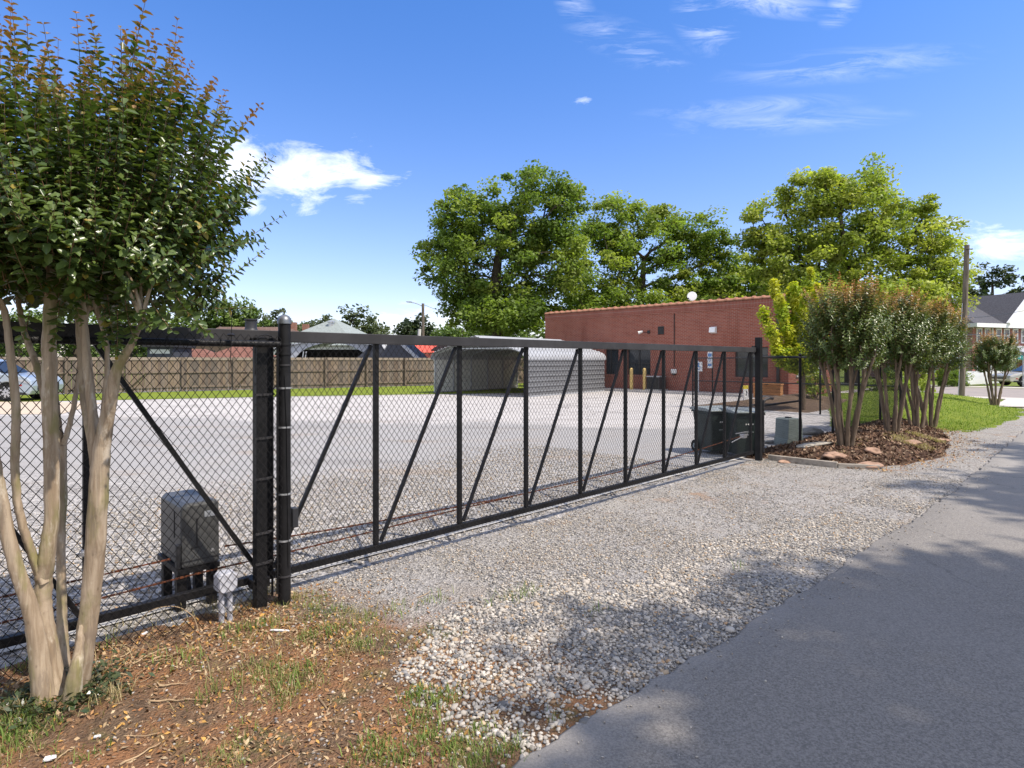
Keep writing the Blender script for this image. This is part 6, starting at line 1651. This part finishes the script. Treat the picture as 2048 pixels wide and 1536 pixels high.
# hedge and shrubs
def shrub(name, lab, cat, c, rx, ry, h, n, size, pal, rz=0):
    t = thing(name, lab, cat, c, rz)
    T = np.stack([RNG.uniform(-rx, rx, n), RNG.uniform(-ry, ry, n), RNG.uniform(.1, h, n) ], -1)
    if cat == 'shrub':
        T[:, :2] *= np.sqrt(np.clip(1.05 - (T[:, 2:] / h) ** 2, .1, 1))
    m_ = MB(); 
    for i in range(6): m_.tube([(RNG.uniform(-.1, .1), RNG.uniform(-.1, .1), -.05), tuple(T[i])], [.03, .01], 5)
    m_.build('stem', m_bark_gray, t)
    o = ob('foliage', clump_leaves('foliage', T, 60, .26, size, pal, m_leaf, .9), t); o['kind'] = 'stuff'
hc = GP(1905, 773); shrub('hedge', 'clipped dark green hedge between the utility pole and the crape myrtles', 'hedge', hc, .85, .6, 1.0, 70, .12, PAL_PECAN_D)
shrub('shrub', 'yellow green shrub seen between the crape myrtle trunks', 'shrub', GP(1822, 786), 1.1, .8, 1.25, 60, .12, PAL_BRIGHT)
shrub('shrub', 'olive shrub under the fourth crape myrtle by the building end', 'shrub', GP(1775, 790), 1.0, .8, 1.2, 50, .12, PAL_PECAN)
shrub('shrub', 'small yellowish shrub under the end wall window', 'shrub', GP(1628, 796, .2), .5, .4, .95, 24, .10, PAL_BRIGHT)
# street sign
c_ = GP(2046, 775); sg = thing('street_sign', 'tilted teal street name sign by the lone crape myrtle', 'street sign', c_, 0)
zz_ = CH - (715 - 720) / F * c_.y
MB().tube([(0, 0, -.1), (0, 0, zz_ + .1)], .03, 8).build('post', m_alum, sg)
m_ = MB(); m_.prism([(-.86, zz_ + .2), (-.05, zz_ + .12), (-.02, zz_ - .14), (-.84, zz_ - .05)], -.05, -.035, 'y'); m_.build('plate', m_teal, sg)
m_ = MB()
for i in range(5): m_.box(-.72 + .12 * i, -.66 + .12 * i, -.056, -.051, zz_ + .02 - .008 * i, zz_ + .10 - .008 * i)
m_.build('lettering', m_white, sg)

# =================================================================== VEHICLES
def car(name, lab, loc, rz, paint, suv=True):
    t = thing(name, lab, 'car', loc, rz)
    W = .92 if suv else .88; r = .36 if suv else .32; fx, rx = -.98, -3.72
    if not suv: fx, rx = -.92, -3.65
    def arch(cx): return [(cx + (r + .05) * math.cos(a), r + (r + .05) * math.sin(a)) for a in np.linspace(0, math.pi, 11)]
    low = .26
    if suv:
        topline = [(-.02, .42), (0, .62), (-.05, .82), (-.22, .96), (-.5, 1.03), (-1.35, 1.13), (-4.55, 1.16), (-4.68, .95), (-4.70, .5)]
        gh = [(-1.30, 1.10), (-2.05, 1.60), (-2.5, 1.70), (-4.0, 1.68), (-4.58, 1.16)]
    else:
        topline = [(-.02, .35), (0, .5), (-.06, .66), (-.3, .78), (-1.3, .92), (-4.3, .97), (-4.55, .85), (-4.6, .45)]
        gh = [(-1.2, .90), (-2.0, 1.36), (-2.4, 1.44), (-3.3, 1.40), (-4.1, .95)]
    bot = [(-4.62, low), (rx - r - .05, low)] + [p for p in reversed(arch(rx))] + [(fx - r - .05, low)] + [p for p in reversed(arch(fx))] + [(-.1, low)]
    MB().prism(topline + bot, -W, W, 'y').build('body', paint, t, bevel=.05)
    MB().prism(gh, -W + .14, W - .14, 'y').build('roof', paint, t, bevel=.06)
    for sy in (-1, 1):
        ins = [(p[0] * .955 + -.1 + (.0), p[1] - .04) for p in gh]
        y0 = sy * (W - .145)
        m_ = MB(); gp_ = [(gh[0][0] - .22, gh[0][1] + .02), (gh[1][0] - .08, gh[1][1] - .07), (gh[2][0], gh[2][1] - .09), (gh[3][0] + .1, gh[3][1] - .09), (gh[4][0] + .28, gh[4][1] + .04)]
        m_.prism(gp_, min(y0, y0 + sy * .012), max(y0, y0 + sy * .012), 'y'); m_.build('side_window', m_glass_car, t)
        for cx in (fx, rx):
            m_ = MB(); m_.tube([(cx, sy * (W - .24), r), (cx, sy * (W + .005), r)], r, 24); wh = m_.build('wheel', m_rubber, t)
            m_ = MB(); m_.tube([(cx, sy * (W - .1), r), (cx, sy * (W + .010), r)], r * .68, 20); rm = m_.build('rim', m_steel_dark, wh)
            m_ = MB()
            for k in range(7):
                a = k * 2 * math.pi / 7; m_.bar((cx + .03 * math.cos(a), sy * (W + .014), r + .03 * math.sin(a)), (cx + r * .67 * math.cos(a), sy * (W + .012), r + r * .67 * math.sin(a)), .07, .014, (0, 1, 0))
            m_.lathe([(.001, 0), (.001, 0.001)], (cx, sy * W, r), 3); m_.build('spokes', m_alloy, wh)
        zl = .78 if suv else .62
        m_ = MB(); m_.prism([(-.08, zl), (-.62, zl + .16), (-.60, zl + .06), (-.12, zl - .08)], sy * (W + .004) - .012, sy * (W + .004) + .012, 'y'); m_.build('headlight', m_galv, t, bevel=.005)
        m_ = MB(); m_.prism([(-.52, zl - .12), (-.38, zl - .10), (-.38, zl - .16), (-.52, zl - .18)], sy * (W + .003) - .01, sy * (W + .003) + .01, 'y'); m_.build('side_marker', m_redlens, t)
        m_ = MB(); m_.box(gh[0][0] - .55, gh[0][0] - .35, sy * W - .08 + sy * .06, sy * W + .08 + sy * .06, gh[0][1] + .02, gh[0][1] + .14); m_.build('mirror', paint, t, bevel=.03)
    m_ = MB(); m_.box(-.02, .012, -.6, .6, .45, .72 if suv else .56); m_.build('grille', m_plastic_dark, t)
    m_ = MB(); m_.add([(gh[0][0] + .012, -W + .24, gh[0][1] + .03), (gh[0][0] + .012, W - .24, gh[0][1] + .03), (gh[1][0] + .012, W - .26, gh[1][1] - .03), (gh[1][0] + .012, -W + .26, gh[1][1] - .03)], [(0, 1, 2, 3)]); ws = m_.build('windscreen', m_glass_car, t, (.02, 0, .02))
    m_ = MB(); m_.box(-4.2, -.25, -W - .008, -W + .02, low, low + .10); m_.box(-4.2, -.25, W - .02, W + .008, low, low + .10); m_.build('sill_trim', m_plastic_dark, t)
    return t
cc = GP(62, 803); car('parked_suv', 'silver blue suv parked nose right in front of the wooden fence', Vector((cc.x, cc.y + .9, 0)), R(3), m_car_silver, True)
cc = GP(2007, 773); car('parked_sedan', 'champagne sedan nosing in at the right edge by the white picket fence', Vector((cc.x + .45, cc.y + .9, 0)), R(176), m_car_cream, False)
